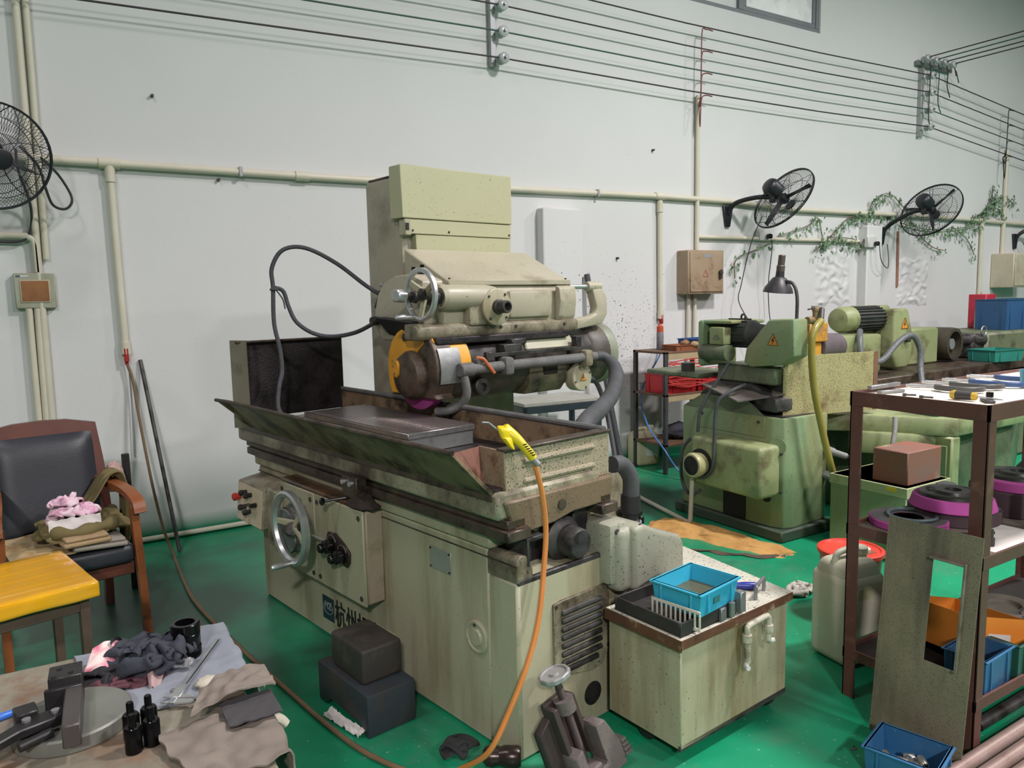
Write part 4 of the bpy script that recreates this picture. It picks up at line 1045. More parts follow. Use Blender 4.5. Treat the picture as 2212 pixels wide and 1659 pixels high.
for i, (x0, x1, y0, y1, z, m, lab) in enumerate(((.0, .23, -.03, .2, .474, GREYW, 'grey folded wool pad on the right front of the armchair seat'), (-.04, .16, -.035, .17, .496, BEIGE, 'beige folded towel on the armchair seat under the olive jacket'))):
    g = G(); g.box(x0, x1, y0, y1, 0, .022, .009, seg=2); g.box(x0 + .01, x1 - .008, y0 + .012, y1, .022, .04, .008, seg=2)
    for v in g.bm.verts: v.co.z += .006 * nz(v.co.x * 9, v.co.y * 9, i) + .012 * (v.co.x - x0) * 0
    g.bm.transform(Matrix.Translation((0, 3.95, z)) @ Matrix.Rotation(R(9), 4, 'Z') @ Matrix.Rotation(R(4), 4, 'Y') if i == 0 else Matrix.Translation((0, 3.95, z)) @ Matrix.Rotation(R(12), 4, 'Z'))
    tag(g.ob('folded_cloth', m, ang=60), lab, 'cloth', 'cloths on the armchair')
J = thing('jacket', 'olive jacket slumped over the seat and hung on the right armrest', 'clothing', chw(.1, .2, .5), R(9))
pile('fold', J, OLV, (-.02, .03, .0), .62, .5, .34, .3, .09, 5, 40)
g = G(); g.sheet(lambda u, v: Vector((-.19 + .36 * u + .03 * nz(u * 3, v * 3, 4), -.14 + .36 * v + .03 * nz(u * 3, v * 3, 7), .035 + .05 * sin(math.pi * u) * sin(math.pi * v) + .035 * nz(u * 4 + 2, v * 6, 9) + .1 * max(0, u - .7) * v)), 30, 30, .008); g.ob('body', OLV, J, ang=80)
SP_ = smooth_pts([(-.1, .1, .05), (.02, .13, .1), (.1, .15, .2), (.14, .17, .235), (.19, .17, .225), (.215, .16, .13), (.21, .15, .0), (.2, .15, -.13)], 6)
def slv(u, v):
    k = u * (len(SP_) - 1); i = min(int(k), len(SP_) - 2); p = SP_[i].lerp(SP_[i + 1], k - i)
    fold_ = .012 * sin(v * 17 + 2 * u) + .012 * nz(u * 4, v * 5, 3)
    return p + Vector((fold_ * .7, (v - .5) * (.2 - .06 * u) + .01 * nz(u * 5, v * 2, 5), fold_ + .012))
g = G(); g.sheet(slv, 44, 26, .006); g.ob('sleeve', OLV, J, ang=80)
g = G(); g.tube([(-.16, -.1, .05), (-.08, -.15, .045), (.02, -.14, .05), (.1, -.1, .05)], lambda u: .028 + .008 * sin(u * 15), 12, 6); g.ob('fold', OLV, J, ang=80)
P2 = thing('cotton_shirt', 'crumpled pale pink cotton cloth piled on the olive jacket', 'cloth', chw(.045, .17, .55), R(9), 'cloths on the armchair')
def lump(nm, par, m, c, sx, sy, sz, seed, n=22, fold=5.):
    def fn(u, v):
        a = 2 * math.pi * u; b = math.pi * (v - .5)
        d = Vector((cos(a) * cos(b), sin(a) * cos(b), sin(b)))
        w = (1 - abs(mnoise.noise(d * fold * .36 + Vector((seed, 0, 0)))) * 2) * .22 + .1 * (1 - 2 * abs(mnoise.noise(d * fold * .8 + Vector((seed, 2, 0)))))
        k = .82 + w
        return Vector((c[0] + d.x * sx * k, c[1] + d.y * sy * k, max(c[2] + d.z * sz * k, c[2] - sz * .8)))
    g = G(); g.sheet(fn, n * 2, n, 0); return g.ob(nm, m, par, ang=80)
pile('cloth_body', P2, PINKC, (0, 0.02, 0), .46, .38, .2, .17, .13, 3, 40)
pile('cloth_body', P2, PINKC, (-.02, .035, .06), .34, .28, .14, .12, .1, 8, 34)
g = G(); g.sheet(lambda u, v: Vector((-.12 + .22 * u, -.07 - .03 * v + .01 * nz(u * 7, v * 3, 2), .06 - .085 * v + .012 * nz(u * 8, v * 4, 3))), 20, 8, .003); g.ob('hem', mat('white_cotton', (228, 220, 216), .9), P2, ang=80)
lump('cloth_bundle', None, mat('rose_print_cloth', (206, 180, 170), .9, c2=(186, 150, 140), vs=20), chw(.33, .62, .66), .05, .04, .09, 5)
tag(D.objects['cloth_bundle'], 'pinkish cloth bundle hanging behind the armchair back', 'cloth', 'cloths on the armchair')
g = G(); g.box(-.02, .02, -.015, .015, 0, .78, .004); o = g.ob('wooden_post', mat('black_stained_post', (40, 36, 34), .6)); o.location = chw(.4, .66, 0); tag(o, 'dark narrow post standing behind the right armrest', 'post')

# taped stool ----------------------------------------------------------
TAPE = mat('yellow_packing_tape', (234, 176, 28), .16, c2=(222, 158, 18), vs=4, coat=.6)
ST = thing('stool', 'wooden stool whose seat is wrapped in glossy yellow tape', 'stool', (-.215, 3.44, 0), R(13))
g = G()
g.box(-.24, .24, -.27, .27, .485, .548, .012, seg=3)
bmesh.ops.subdivide_edges(g.bm, edges=g.bm.edges[:], cuts=5, use_grid_fill=True)
for v in g.bm.verts:
    e = max(abs(v.co.x) / .24, abs(v.co.y) / .27)
    if e > .93: v.co += Vector((nz(v.co.y * 30, v.co.z * 20, 1) * .003, nz(v.co.x * 30, v.co.z * 20, 2) * .003, nz(v.co.x * 22, v.co.y * 22, 3) * .006 * (v.co.z < .54)))
g.ob('seat', TAPE, ST, ang=55)
for i in range(5):
    g = G(); y = -.22 + i * .105
    g.box(-.226, .226, y - .024, y + .024, .5478, .5487); g.ob('tape_strip', TAPE, ST)
for sx in (-.19, .19):
    for sy in (-.22, .22):
        bar('leg', [(sx, sy, 0), (sx, sy, .49)], .032, .04, mat('grey_brown_wood', (92, 74, 62), .6, c2=(72, 56, 46), vs=8), ST)
for a in ((-.19, .19, -.235, -.205), (-.19, .19, .205, .235), (.175, .205, -.2, .2)):
    g = G(); g.box(*a, .43, .485, .003); g.ob('apron', MATS['grey_brown_wood'], ST)

# ================================================================= foreground bench
BT = .62
BSTONE = mat('worn_bench_top', (140, 134, 118), .7, c2=(112, 104, 90), vs=9, dirt=(120, 92, 70), da=.32, ds=11, soft=.1, bump=.3)
BN = thing('workbench', 'low stained grey workbench in the near left corner', 'table', (.36, 2.36, 0), R(-1.5))
g = G(); g.box(-1.2, 0, -1.1, 0, BT - .05, BT, .006); g.ob('top', BSTONE, BN)
for x in (-1.1, -.06):
    for y in (-1.0, -.1):
        g = G(); g.box(x - .03, x + .03, y - .03, y + .03, 0, BT - .05, .003); g.ob('leg', DSTEEL, BN)
g = G(); g.box(-1.15, -.03, -.12, -.08, BT - .12, BT - .05, .003); g.box(-.08, -.04, -1.05, -.1, BT - .12, BT - .05, .003); g.ob('rail', DSTEEL, BN)
GCL = mat('blue_grey_felt', (142, 146, 154), .92, c2=(122, 126, 136), vs=5, bump=.3, bs=260)
GCL2 = mat('brown_grey_felt', (134, 124, 114), .95, c2=(112, 102, 92), vs=5, bump=.3, bs=260)
DKR = mat('dark_blue_grey_rag', (64, 68, 78), .9, c2=(42, 44, 52), vs=9, bump=.3, bs=260)
def drape(u, v, x0, x1, y0, y1, edge, z, s, amp=.005):
    """lies on the bench, folds down beyond x=edge"""
    x = x0 + (x1 - x0) * u + .012 * nz(v * 6, s, 1); y = y0 + (y1 - y0) * v + .015 * nz(u * 5, s, 2)
    zz = z + amp * (1 + nz(x * 14, y * 14, s)) + amp * nz(x * 30, y * 24, s + 5)
    if x > edge:
        d = x - edge
        return Vector((edge + .012 + .012 * nz(y * 16, d * 4, s) + min(d, .02) * .5, y, zz - max(0, d - .006)))
    return Vector((x, y, zz))
cloth('bench_cloth', 'blue-grey felt cloth spread over the far end of the bench', GCL, lambda u, v: drape(u, v, -.02, .47, 1.93, 2.365, .362, BT + .002, 3, .004), 48, 40, .003, grp='cloths on the bench')
cloth('bench_cloth', 'brown-grey felt cloth folded over the near right bench edge', GCL2, lambda u, v: drape(u, v, .12 + .06 * (1 - v), .58, 1.55, 1.8, .352, BT + .004, 6, .011), 44, 30, .004, grp='cloths on the bench')
cloth('bench_cloth', 'pointed brown-grey cloth flap lying across the bench corner', GCL2, lambda u, v: Vector((.2 + .2 * u + .04 * v * (1 - u), 1.77 + .12 * v + .03 * u + .01 * nz(u * 4, v * 4, 3), BT + .05 + .02 * sin(3 * u) + .014 * nz(u * 6, v * 5, 8))), 24, 14, .004, grp='cloths on the bench')
cloth('bench_cloth', 'dark grey cloth layer showing under the brown-grey flap', mat('charcoal_felt', (70, 68, 70), .95, bump=.3, bs=200), lambda u, v: Vector((.27 + .12 * u, 1.7 + .12 * v, BT + .034 + .005 * nz(u * 5, v * 5, 4))), 14, 12, .004, grp='cloths on the bench')
# rags heap
RH = thing('rag_heap', 'heap of crumpled dark blue-grey rags beside the black bushing', 'cloth', (.14, 2.14, BT), 0, 'cloths on the bench')
pile('rag', RH, DKR, (.03, .0, .004), .42, .36, .16, .14, .085, 2, 40)
pile('rag', RH, DKR, (-.005, .075, .004), .34, .3, .14, .12, .075, 7, 34)
pile('rag', RH, mat('black_rag', (44, 42, 48), .9, c2=(30, 28, 32), vs=10), (-.08, .01, .004), .26, .2, .16, .1, .035, 11, 30)
pile('rag', RH, mat('wine_rag', (104, 60, 70), .9, c2=(60, 40, 46), vs=8), (-.05, -.04, .004), .24, .12, .16, .06, .028, 13, 28)
g = G(); g.sheet(lambda u, v: Vector((-.145 + .1 * u + .03 * v, .03 + .1 * v + .0 * u, .02 + .035 * v + .012 * sin(4 * u) + .006 * nz(u * 5, v * 5, 2))), 14, 14, .003); g.ob('rag', mat('pink_white_print', (232, 212, 206), .9, c2=(230, 130, 150), vs=9, var=.08), RH, ang=80)
g = G(); g.sheet(lambda u, v: Vector((-.0 + .05 * u * (1 - .6 * v), -.03 - .07 * v, .045 - .04 * v + .01 * sin(5 * u))), 10, 12, .003); g.ob('rag', mat('pinkish_rag', (190, 160, 158), .9), RH, ang=80)
g = G(); g.sheet(lambda u, v: Vector((-.02 + .1 * u, .1 + .02 * sin(3 * v), .03 + .04 * v - .02 * u)), 10, 8, .002); g.ob('foil_scrap', mat('clear_plastic_scrap', (206, 208, 212), .12, .3), RH, ang=80)
# black bushing
g = G(); g.lathe((0, 0, 0), Z_, [(0, .025), (0, .037), (.003, .039), (.028, .039), (.03, .0365), (.034, .0365), (.036, .038), (.066, .038), (.068, .036), (.07, .0385), (.094, .0385), (.097, .036), (.097, .026), (.06, .025), (0, .025)], 40, cap=False)
o = g.ob('steel_bushing', mat('blackened_steel', (22, 22, 24), .2, .6)); o.location = (.25, 2.185, BT + .008); tag(o, 'large black ribbed steel bushing standing on the bench cloth', 'bushing')
# studs
st0 = None
for i, (x, y) in enumerate(((.082, 1.775), (.12, 1.785), (.083, 1.835), (.121, 1.845))):
    g = G(); g.lathe((0, 0, 0), Z_, [(0, .016), (.002, .018), (.056, .018), (.06, .0155), (.06, .009), (.063, .008), (.085, .008), (.088, .0065)], 24)
    o = g.ob('steel_stud', MATS['blackened_steel']); o.location = (x, y, BT)
    tag(o, ('black stepped steel stud, nearest and left of the four', 'black stepped steel stud, nearest and right of the four', 'black stepped steel stud, farther and left of the four', 'black stepped steel stud, farther and right of the four')[i], 'stud', 'black studs on the bench')
# iron disc with tool holder
g = G(); g.lathe((0, 0, 0), Z_, [(0, .122), (.003, .125), (.032, .125), (.036, .12)], 56); o = g.ob('iron_disc', mat('ground_grey_iron', (134, 136, 128), .42, .3, c2=(116, 116, 108), vs=7)); o.location = (-.03, 1.965, BT); tag(o, 'thick grey round iron disc lying on the bench', 'disc')
BLK = mat('black_oxide_steel', (38, 37, 38), .4, .4, c2=(56, 54, 54), vs=12)
T = thing('tool_holder', 'black stepped tool holder with clamp arm resting on the iron disc', 'tool', (-.028, 1.9, BT + .036), R(-3))
g = G(); g.box(-.018, .018, -.1, .1, 0, .052, .003); g.ob('shank', mat('grey_brown_steel', (92, 86, 84), .45, .4), T)
g = G(); g.box(-.052, .018, .1, .175, 0, .075, .002); g.box(-.06, .018, .085, .1, 0, .055, .002); g.ob('head_block', BLK, T)
for p in ((-.03, .15, .0755), (-.04, .11, .0755), (-.005, .12, .0755)):
    g = G(); g.cyl(p, (p[0], p[1], p[2] + .001), .006, n=12); g.ob('hole', INK, T)
g = G(); g.box(-.105, -.06, .04, .09, .0, .045, .003, Matrix.Rotation(R(12), 4, 'Z')); g.ob('clamp_block', BLK, T)
g = G(); g.prism([(-.02, .05), (-.09, .03), (-.19, -.07), (-.19, -.11), (-.1, -.03), (-.02, .0)], 'z', .012, .032, .003); g.ob('clamp_arm', BLK, T)
for p in ((-.09, .01, .032), (-.035, .022, .032)):
    g = G(); g.cyl(p, (p[0], p[1], .038), .009, n=14); g.ob('screw', GSTEEL, T)
g = G(); g.cyl((-.1, -.06, .01), (-.04, -.03, .012), .011, n=12); g.ob('pin', BLK, T)
# vernier caliper
CA = thing('vernier_caliper', 'long steel vernier caliper lying on the blue-grey cloth', 'caliper', (.175, 1.92, BT + .014), math.atan2(.31, .165))
g = G(); g.box(0, .35, -.008, .008, 0, .004, .001); bm_ = g.ob('beam', mat('satin_steel', (168, 172, 176), .35, .6), CA)
g = G(); g.prism([(-.004, -.008), (.018, -.008), (.014, -.045), (.004, -.055), (-.002, -.05)], 'z', 0, .004); g.prism([(-.002, .008), (.012, .008), (.004, .026)], 'z', 0, .004); g.ob('fixed_jaw', STEEL, CA)
g = G(); g.box(.022, .085, -.013, .013, -.001, .006, .001); g.prism([(.022, -.013), (.04, -.013), (.032, -.045), (.022, -.055)], 'z', 0, .004); g.prism([(.026, .012), (.044, .012), (.03, .03)], 'z', 0, .004); sl = g.ob('slider', STEEL, CA)
g = G(); g.cyl((.06, .018, 0), (.06, .018, .005), .007, n=14); g.ob('thumb_roll', GSTEEL, sl)
g = G(); g.box(.03, .34, -.0075, -.004, .004, .0043); g.ob('scale', INK, CA)
g = G(); g.lathe((0, 0, 0), (.3, .2, 1), [(0, .013), (.018, .016), (.02, .012), (.004, .01)], 20); o = g.ob('steel_ring', STEEL); o.location = (.238, 2.1, BT + .018); tag(o, 'small bright steel ring beside the rag heap', 'ring')
M = thing('marker_pen', 'marker pen with blue cap at the left picture edge', 'pen', (-.215, 2.085, BT), R(15))
g = G(); g.cyl((-.08, 0, .009), (.03, 0, .009), .0085, n=14); g.ob('barrel', mat('black_pen_barrel', (40, 42, 50), .3), M)
g = G(); g.lathe((.03, 0, .009), X_, [(0, .0095), (.03, .009), (.034, .006)], 14); g.ob('cap', mat('blue_pen_cap', (60, 118, 214), .35), M)
GL = thing('cotton_glove', 'off-white cotton glove fingers poking out under the brown cloth', 'glove', (.36, 1.9, BT - .03))
GLV = mat('dirty_white_cotton', (196, 190, 172), .95, bump=.5, bs=240)
g = G(); g.tube([(-.08, .06, .045), (-.03, .03, .05), (.02, -.0, .05), (.035, -.01, .045)], lambda u: .013 - .002 * u, 10); g.ob('finger', GLV, GL, ang=80)
g = G(); g.tube([(-.04, -.16, .035), (.02, -.165, .03), (.04, -.17, .01)], .014, 10); g.ob('finger', GLV, GL, ang=80)
lump('palm', GL, GLV, (-.09, .08, .045), .03, .03, .012, 4, 12)
# ================================================================= blocks, hose, gun, tank, vice
BLOCKM = mat('grimy_dark_block', (62, 56, 52), .6, c2=(44, 40, 38), vs=5, dirt=(74, 66, 60), da=.3, ds=6, speck=.0)
BLOCKB = mat('grimy_blue_black_block', (50, 58, 66), .55, c2=(40, 42, 46), vs=4, dirt=(62, 54, 48), da=.35, ds=6)
g = G(); g.prism([(0, .0), (.03, 0), (.06, .035), (.3, .035), (.34, 0), (.4, 0), (.4, .165), (0, .165)], 'x', 0, .21, .008, 2)
o = g.ob('iron_block', BLOCKB); o.location = (.872, 2.495, 0); o.rotation_euler = (0, 0, R(9)); tag(o, 'larger dark iron block under the other, in front of the grinder', 'block', 'stacked iron blocks')
g = G(); g.box(0, .175, 0, .255, 0, .137, .014, seg=3); o = g.ob('iron_block', BLOCKM); o.location = (.888, 2.575, .165); o.rotation_euler = (0, 0, R(9)); tag(o, 'smaller dark iron block on top of the other', 'block', 'stacked iron blocks')
PAPER = mat('crumpled_white_paper', (222, 214, 208), .8)
cloth('paper_scrap', 'crumpled white paper sticking out under the lower iron block', PAPER, lambda u, v: Vector((.84 + .03 * u - .06 * v, 2.52 + .22 * v, .006 + .03 * abs(nz(u * 3, v * 9, 3)) + .02 * u)), 8, 24, .002, cat='paper')
pile('floor_rag', None, mat('black_floor_rag', (52, 52, 52), .9, c2=(36, 36, 36), vs=14), (1.12, 2.26, .001), .24, .2, .13, .11, .04, 6, 26)
tag(D.objects['floor_rag'], 'dark rag pushed under the grinder foot near the roller', 'rag')
g = G(); g.lathe((0, 0, 0), (.8, -.55, 0), [(0, .02), (.01, .032), (.03, .036), (.05, .03), (.06, .03), (.075, .036), (.12, .036), (.13, .03)], 24); o = g.ob('steel_roller', mat('dark_brown_steel', (62, 50, 44), .28, .5)); o.location = (1.15, 2.13, .037); tag(o, 'dark brown turned steel roller lying at the grinder corner', 'roller')
# air hose and blow gun
AH = thing('air_hose', 'long air hose from the wall valve across the floor to the yellow gun', 'hose')
HB = mat('dusty_brown_hose', (128, 104, 76), .6, c2=(108, 86, 62), vs=12)
HO = mat('orange_pu_hose', (214, 138, 76), .3, c2=(204, 122, 60), vs=6)
fp = [(.40, 5.5, 1.22), (.425, 5.49, 1.1), (.44, 5.45, .88), (.48, 5.36, .43), (.52, 5.28, .14), (.55, 5.16, .012), (.536, 4.54, .012), (.548, 4.136, .012), (.63, 3.507, .012), (.711, 3.006, .012), (.765, 2.684, .012), (.821, 2.435, .012), (.9, 2.25, .012), (.97, 2.15, .012), (1.03, 2.13, .012)]
g = G(); g.tube(fp, .0095, 8, 8); g.ob('hose', HB, AH)
def m2w(x, y, z):
    c, s = cos(R(10.121)), sin(R(10.121))
    return Vector((1.266 + x * c - y * s, 2.07 + x * s + y * c, z))
up = [(1.03, 2.13, .012), (1.057, 2.13, .02)] + [m2w(*p) for p in ((-.17, -.03, .13), (-.1, -.06, .26), (-.02, -.07, .41), (.04, -.06, .54), (.085, -.04, .69), (.107, -.03, .82), (.09, -.03, .955), (.055, -.03, 1.065))]
g = G(); g.tube(up, .0095, 8, 8); g.ob('hose', HO, AH)
AG = thing('blow_gun', 'bright yellow air blow gun hooked over the trough end', 'air gun', m2w(.0, .04, 1.10), R(10))
YG = mat('bright_yellow_plastic', (240, 214, 36), .3)
def GT(x, y, z): return Vector((x, y, z))
ax = Vector((-.13, .06, .13))
g = G(); g.tube([(.055, -.07, -.03), (.04, -.055, .0), (.02, -.03, .035), (.0, .0, .062), (-.01, .012, .07)], lambda u: .0155 + .008 * max(0, u - .35) * 2.2 if u < .8 else .0155 + .008 * .45 * 2.2 - (u - .8) * .05, 14, 6); g.ob('grip', YG, AG)
g = G(); g.hexa([(.0, -.03, .025), (.0, .0, .03), (-.03, .0, .04), (-.03, -.02, .035)], [(.005, -.03, .07), (.01, .0, .082), (-.035, .02, .087), (-.035, -.01, .077)], .012, 3); g.ob('body', YG, AG)
g = G(); g.hexa([(.005, -.04, .0), (.005, -.02, .0), (-.01, -.02, .01), (-.01, -.04, .01)], [(-.0, -.03, .045), (.0, -.01, .045), (-.03, -.0, .045), (-.03, -.03, .045)], .004, 2); g.ob('trigger', YG, AG)
g = G(); g.cyl((-.03, .01, .068), (-.06, .02, .095), .004, n=10); g.cyl((-.06, .02, .095), (-.085, .022, .099), .0035, n=10); g.ob('nozzle', GSTEEL, AG)
g = G(); g.cyl((.052, -.068, -.028), (.066, -.079, -.05), .0125, n=14); g.ob('coupling', GSTEEL, AG)
g = G()
for i in range(6):
    u = i / 6
    p = Vector((.05, -.066, -.02)).lerp(Vector((.028, -.04, .022)), u) + Vector((-.004, -.016, .006)); g.box(-.007, .007, -.0015, .0015, -.0015, .0015, 0, Matrix.Translation(p))
g.ob('grip_rib', INK, AG)
g = G(); g.ring((-.012, -.002, .087), (-.2, .1, 1), .0095, .0009, 20, 4); g.ob('printed_ring', INK, AG)
# coolant tank ----------------------------------------------------------
TANKM = mat('stained_cream_tank', (176, 172, 146), .5, c2=(160, 154, 122), vs=4, dirt=(110, 92, 54), da=.32, ds=5, soft=.14, speck=.25, ss=45, streak=True)
LIDM = mat('dirty_white_lid', (206, 204, 190), .5, c2=(190, 186, 168), vs=5, dirt=(120, 96, 70), da=.2, ds=7, speck=.5, ss=38, sc=(60, 50, 40))
RUSTY = mat('rust_brown_edge', (70, 48, 38), .6, c2=(112, 72, 46), vs=9, dirt=(170, 160, 132), da=.22, ds=9, bump=.3)
TK = thing('coolant_tank', 'cream coolant tank on casters with rusty lid beside the grinder', 'tank', (1.705, 1.752, 0), R(6))
fpn = [(0, 0), (.62, 0), (.78, .92), (.2, .98), (.15, .34), (0, .34)]
g = G(); g.prism(fpn, 'z', .06, .43, .004); g.ob('body', TANKM, TK)
g = G(); g.prism([(-.012, -.012), (.632, -.012), (.795, .93), (.2, .99), (.15, .345), (-.012, .345)], 'z', .43, .462, .003); lid = g.ob('lid', LIDM, TK)
g = G(); g.box(-.016, .634, -.016, -.0125, .428, .461, .001); g.box(-.016, -.0125, -.016, .345, .42, .461, .001); g.ob('rust_band', RUSTY, lid)
g = G(); g.prism([(.0, .0), (.62, .0), (.62, .01), (0, .01)], 'z', .055, .075); g.ob('foot_band', DSTEEL, TK)
for x, y in ((.05, .19), (.57, .06), (.57, .9), (.2, .9)):
    g = G(); g.cyl((x - .015, y, .04), (x + .015, y, .04), .04, n=20, b=.006); w_ = g.ob('caster', RUBBER, TK)
    g = G(); g.box(x - .022, x + .022, y - .02, y + .02, .045, .062, .003); g.ob('fork', DSTEEL, w_)
g = G(); g.tube([(.33, -.03, .285), (.325, -.03, .4), (.33, -.03, .415), (.345, -.03, .42), (.435, -.03, .425), (.45, -.03, .418), (.455, -.03, .405), (.455, -.03, .33)], .011, 10); lh = g.ob('latch_pipe', mat('cream_latch_pipe', (204, 198, 176), .4, dirt=(96, 76, 58), da=.3, ds=9), TK)
for p in ((.325, -.03, .39), (.455, -.03, .39)):
    g = G(); g.cyl(p, (p[0], p[1], p[2] - .03), .017, n=14, b=.002); g.ob('collar', MATS['cream_latch_pipe'], lh)
for p, q in (((.33, -.03, .29), (.315, -.045, .27)), ((.455, -.03, .335), (.48, -.04, .325))):
    g = G(); g.tube([p, ((p[0] + q[0]) / 2, p[1], q[2]), q], .009, 8); g.ob('hook_tip', WHITEP, lh)
g = G(); g.tube([(.46, .03, .46), (.46, .03, .505), (.47, .03, .515), (.55, .06, .515), (.56, .063, .505), (.56, .063, .46)], .007, 8, 4); g.ob('lid_handle', GSTEEL, lid)
g = G()
for a in ((0, .3, 0, .008), (0, .3, .3, .308), (0, .008, .008, .3), (.292, .3, .008, .3)):
    g.box(a[0], a[1], a[2], a[3], .462, .512, .002)
g.box(0, .3, 0, .308, .462, .468); tr = g.ob('filter_tray', mat('blackened_tray', (64, 62, 60), .5, .2, c2=(44, 42, 40), vs=6, dirt=(104, 102, 96), da=.2, ds=8), lid)
g = G(); g.box(.3, .33, -.02, .01, .47, .545, .002); g.cyl((.26, -.01, .47), (.26, -.01, .52), .012, n=10); g.box(.2, .23, -.012, 0, .465, .51, .002); g.ob('hinge', GSTEEL, tr)
# pump on the tank
PU = thing('coolant_pump', 'glossy black pump motor standing at the back of the coolant tank', 'pump', (2.2, 2.6, .462), R(6))
GB_ = mat('gloss_black_enamel', (16, 17, 18), .12)
g = G(); g.lathe((0, 0, 0), Z_, [(0, .05), (.13, .05), (.135, .06), (.15, .062), (.162, .055), (.166, .03), (.168, .028), (.172, .02), (.172, 0)], 28, cap=False); g.ob('housing', GB_, PU)
g = G(); g.box(.045, .075, -.03, .03, .03, .12, .006); g.ob('terminal_box', GB_, PU)
g = G(); g.box(-.03, .03, -.053, -.049, .09, .112, .001); g.ob('label_plate', mat('blue_white_plate', (150, 160, 176), .4), PU)
# blue basket of water
BL = mat('sky_blue_plastic', (62, 178, 208), .35, c2=(52, 162, 196), vs=5)
def crate(name, label, cat, loc, rz, w, d, h, m, t=.006, taper=.03, ribs=True, group=None, rim=.008):
    c = thing(name, label, cat, loc, rz, group)
    def ring(z, k): return [(-w / 2 * k, -d / 2 * k, z), (w / 2 * k, -d / 2 * k, z), (w / 2 * k, d / 2 * k, z), (-w / 2 * k, d / 2 * k, z)]
    g = G(); k0 = 1 - taper * 2; ti = 2 * t / min(w, d)
    o_b, o_t, i_t, i_b = ring(0, k0), ring(h, 1), ring(h, 1 - ti), ring(t, k0 - ti)
    v = o_b + o_t + i_t + i_b
    f = [(3, 2, 1, 0), (12, 13, 14, 15)]
    for i in range(4):
        j = (i + 1) % 4
        f += [(i, j, 4 + j, 4 + i), (4 + i, 4 + j, 8 + j, 8 + i), (8 + i, 8 + j, 12 + j, 12 + i)]
    g._add(v, f); g.ob('shell', m, c, flat=True)
    if rim:
        g = G()
        for a in ((-w / 2 - rim, w / 2 + rim, -d / 2 - rim, -d / 2 + t), (-w / 2 - rim, w / 2 + rim, d / 2 - t, d / 2 + rim), (-w / 2 - rim, -w / 2 + t, -d / 2, d / 2), (w / 2 - t, w / 2 + rim, -d / 2, d / 2)):
            g.box(a[0], a[1], a[2], a[3], h - t, h, .001)
        g.ob('rim', m, c)
    if ribs:
        for s in (-1, 1):
            for u in (-.62, .62):
                g = G(); g.box(w / 2 * u - .004, w / 2 * u + .004, s * d / 2 * .985 - .006, s * d / 2 * .985 + .006, .01, h - t, .001); g.ob('rib', m, c)
                g = G(); g.box(s * w / 2 * .985 - .006, s * w / 2 * .985 + .006, d / 2 * u - .004, d / 2 * u + .004, .01, h - t, .001); g.ob('rib', m, c)
    return c
BK = crate('plastic_basket', 'sky-blue plastic basket holding murky water on the coolant tank', 'basket', (1.878, 1.86, .513), R(11), .235, .2, .085, BL, .007, .04)
g = G(); g.box(-.105, .105, -.087, .087, .025, .03); g.ob('murky_water', mat('murky_coolant', (98, 92, 62), .06, c2=(84, 80, 54), vs=4), BK)
g = G(); g.box(-.122, -.1195, .0, .0, .03, .05); g.bm.free(); g = G(); g.box(-.035, .0, -.1005, -.0985, .03, .052); g.ob('sticker', mat('faded_teal_sticker', (54, 120, 120), .6), BK)
GRT = thing('plastic_grating', 'white slotted plastic comb standing in the filter tray', 'grating', (1.735, 1.93, .47), R(96 - 180 + 6))
WP = mat('cream_plastic', (218, 214, 196), .4)
g = G(); g.box(0, .2, -.003, .003, .06, .072, .002); g.box(0, .2, -.003, .003, 0, .012, .001); g.ob('frame', WP, GRT)
for i in range(11):
    g = G(); g.box(.002 + i * .0192, .008 + i * .0192, -.003, .003, .01, .062, .001); g.ob('tooth', WP, GRT)
SD = thing('screwdriver', 'screwdriver with dark blue handle lying on the tank lid', 'screwdriver', (2.16, 1.955, .462), R(-40))
g = G(); g.lathe((0, 0, .016), X_, [(0, .01), (.01, .014), (.03, .012), (.05, .015), (.09, .0155), (.1, .012)], 14); g.ob('handle', mat('dark_blue_plastic', (46, 54, 148), .35), SD)
g = G(); g.cyl((-.1, 0, .014), (0, 0, .016), .0035, n=8); g.ob('shaft', GSTEEL, SD)
# screw vice -------------------------------------------------------------
VM = mat('dusty_brown_grey_iron', (116, 106, 102), .7, c2=(92, 82, 78), vs=7, speck=.3, ss=60, bump=.3)
VD = mat('dark_brown_iron', (70, 58, 54), .6, c2=(54, 44, 42), vs=9)
VC = thing('screw_vice', 'rusty grey screw vice with scalloped handwheel leaning by the grinder', 'vice', m2w(.17, -.2, 0), R(10))
TL = Matrix.Rotation(R(-13), 4, 'Y') @ Matrix.Rotation(R(-12), 4, 'X')
def vp(nm, g, m, par=VC):
    g.bm.transform(Matrix.Translation((-.01, 0, .0)) @ TL); return g.ob(nm, m, par)
g = G()
prof = []
n = 44; vsx = []; fsx = []
for h, s in ((.0, .93), (.004, 1.0), (.016, 1.0), (.02, .94), (.02, .8), (.014, .76), (.014, .3), (.02, .26), (.02, 0.02)):
    for i in range(n):
        a = 2 * math.pi * i / n; r = .056 * s * (1 - (.06 * (1 - cos(a * 11)) * .5 if s > .85 else 0))
        vsx.append((-.03 + cos(a) * r, sin(a) * r, .365 + h))
for k in range(8):
    for i in range(n):
        j = (i + 1) % n; fsx.append((k * n + i, k * n + j, (k + 1) * n + j, (k + 1) * n + i))
fsx.append(tuple(range(n))[::-1]); g._add(vsx, fsx); vp('handwheel', g, mat('aluminium_grey', (162, 162, 160), .5, .3, c2=(140, 140, 138), vs=9))
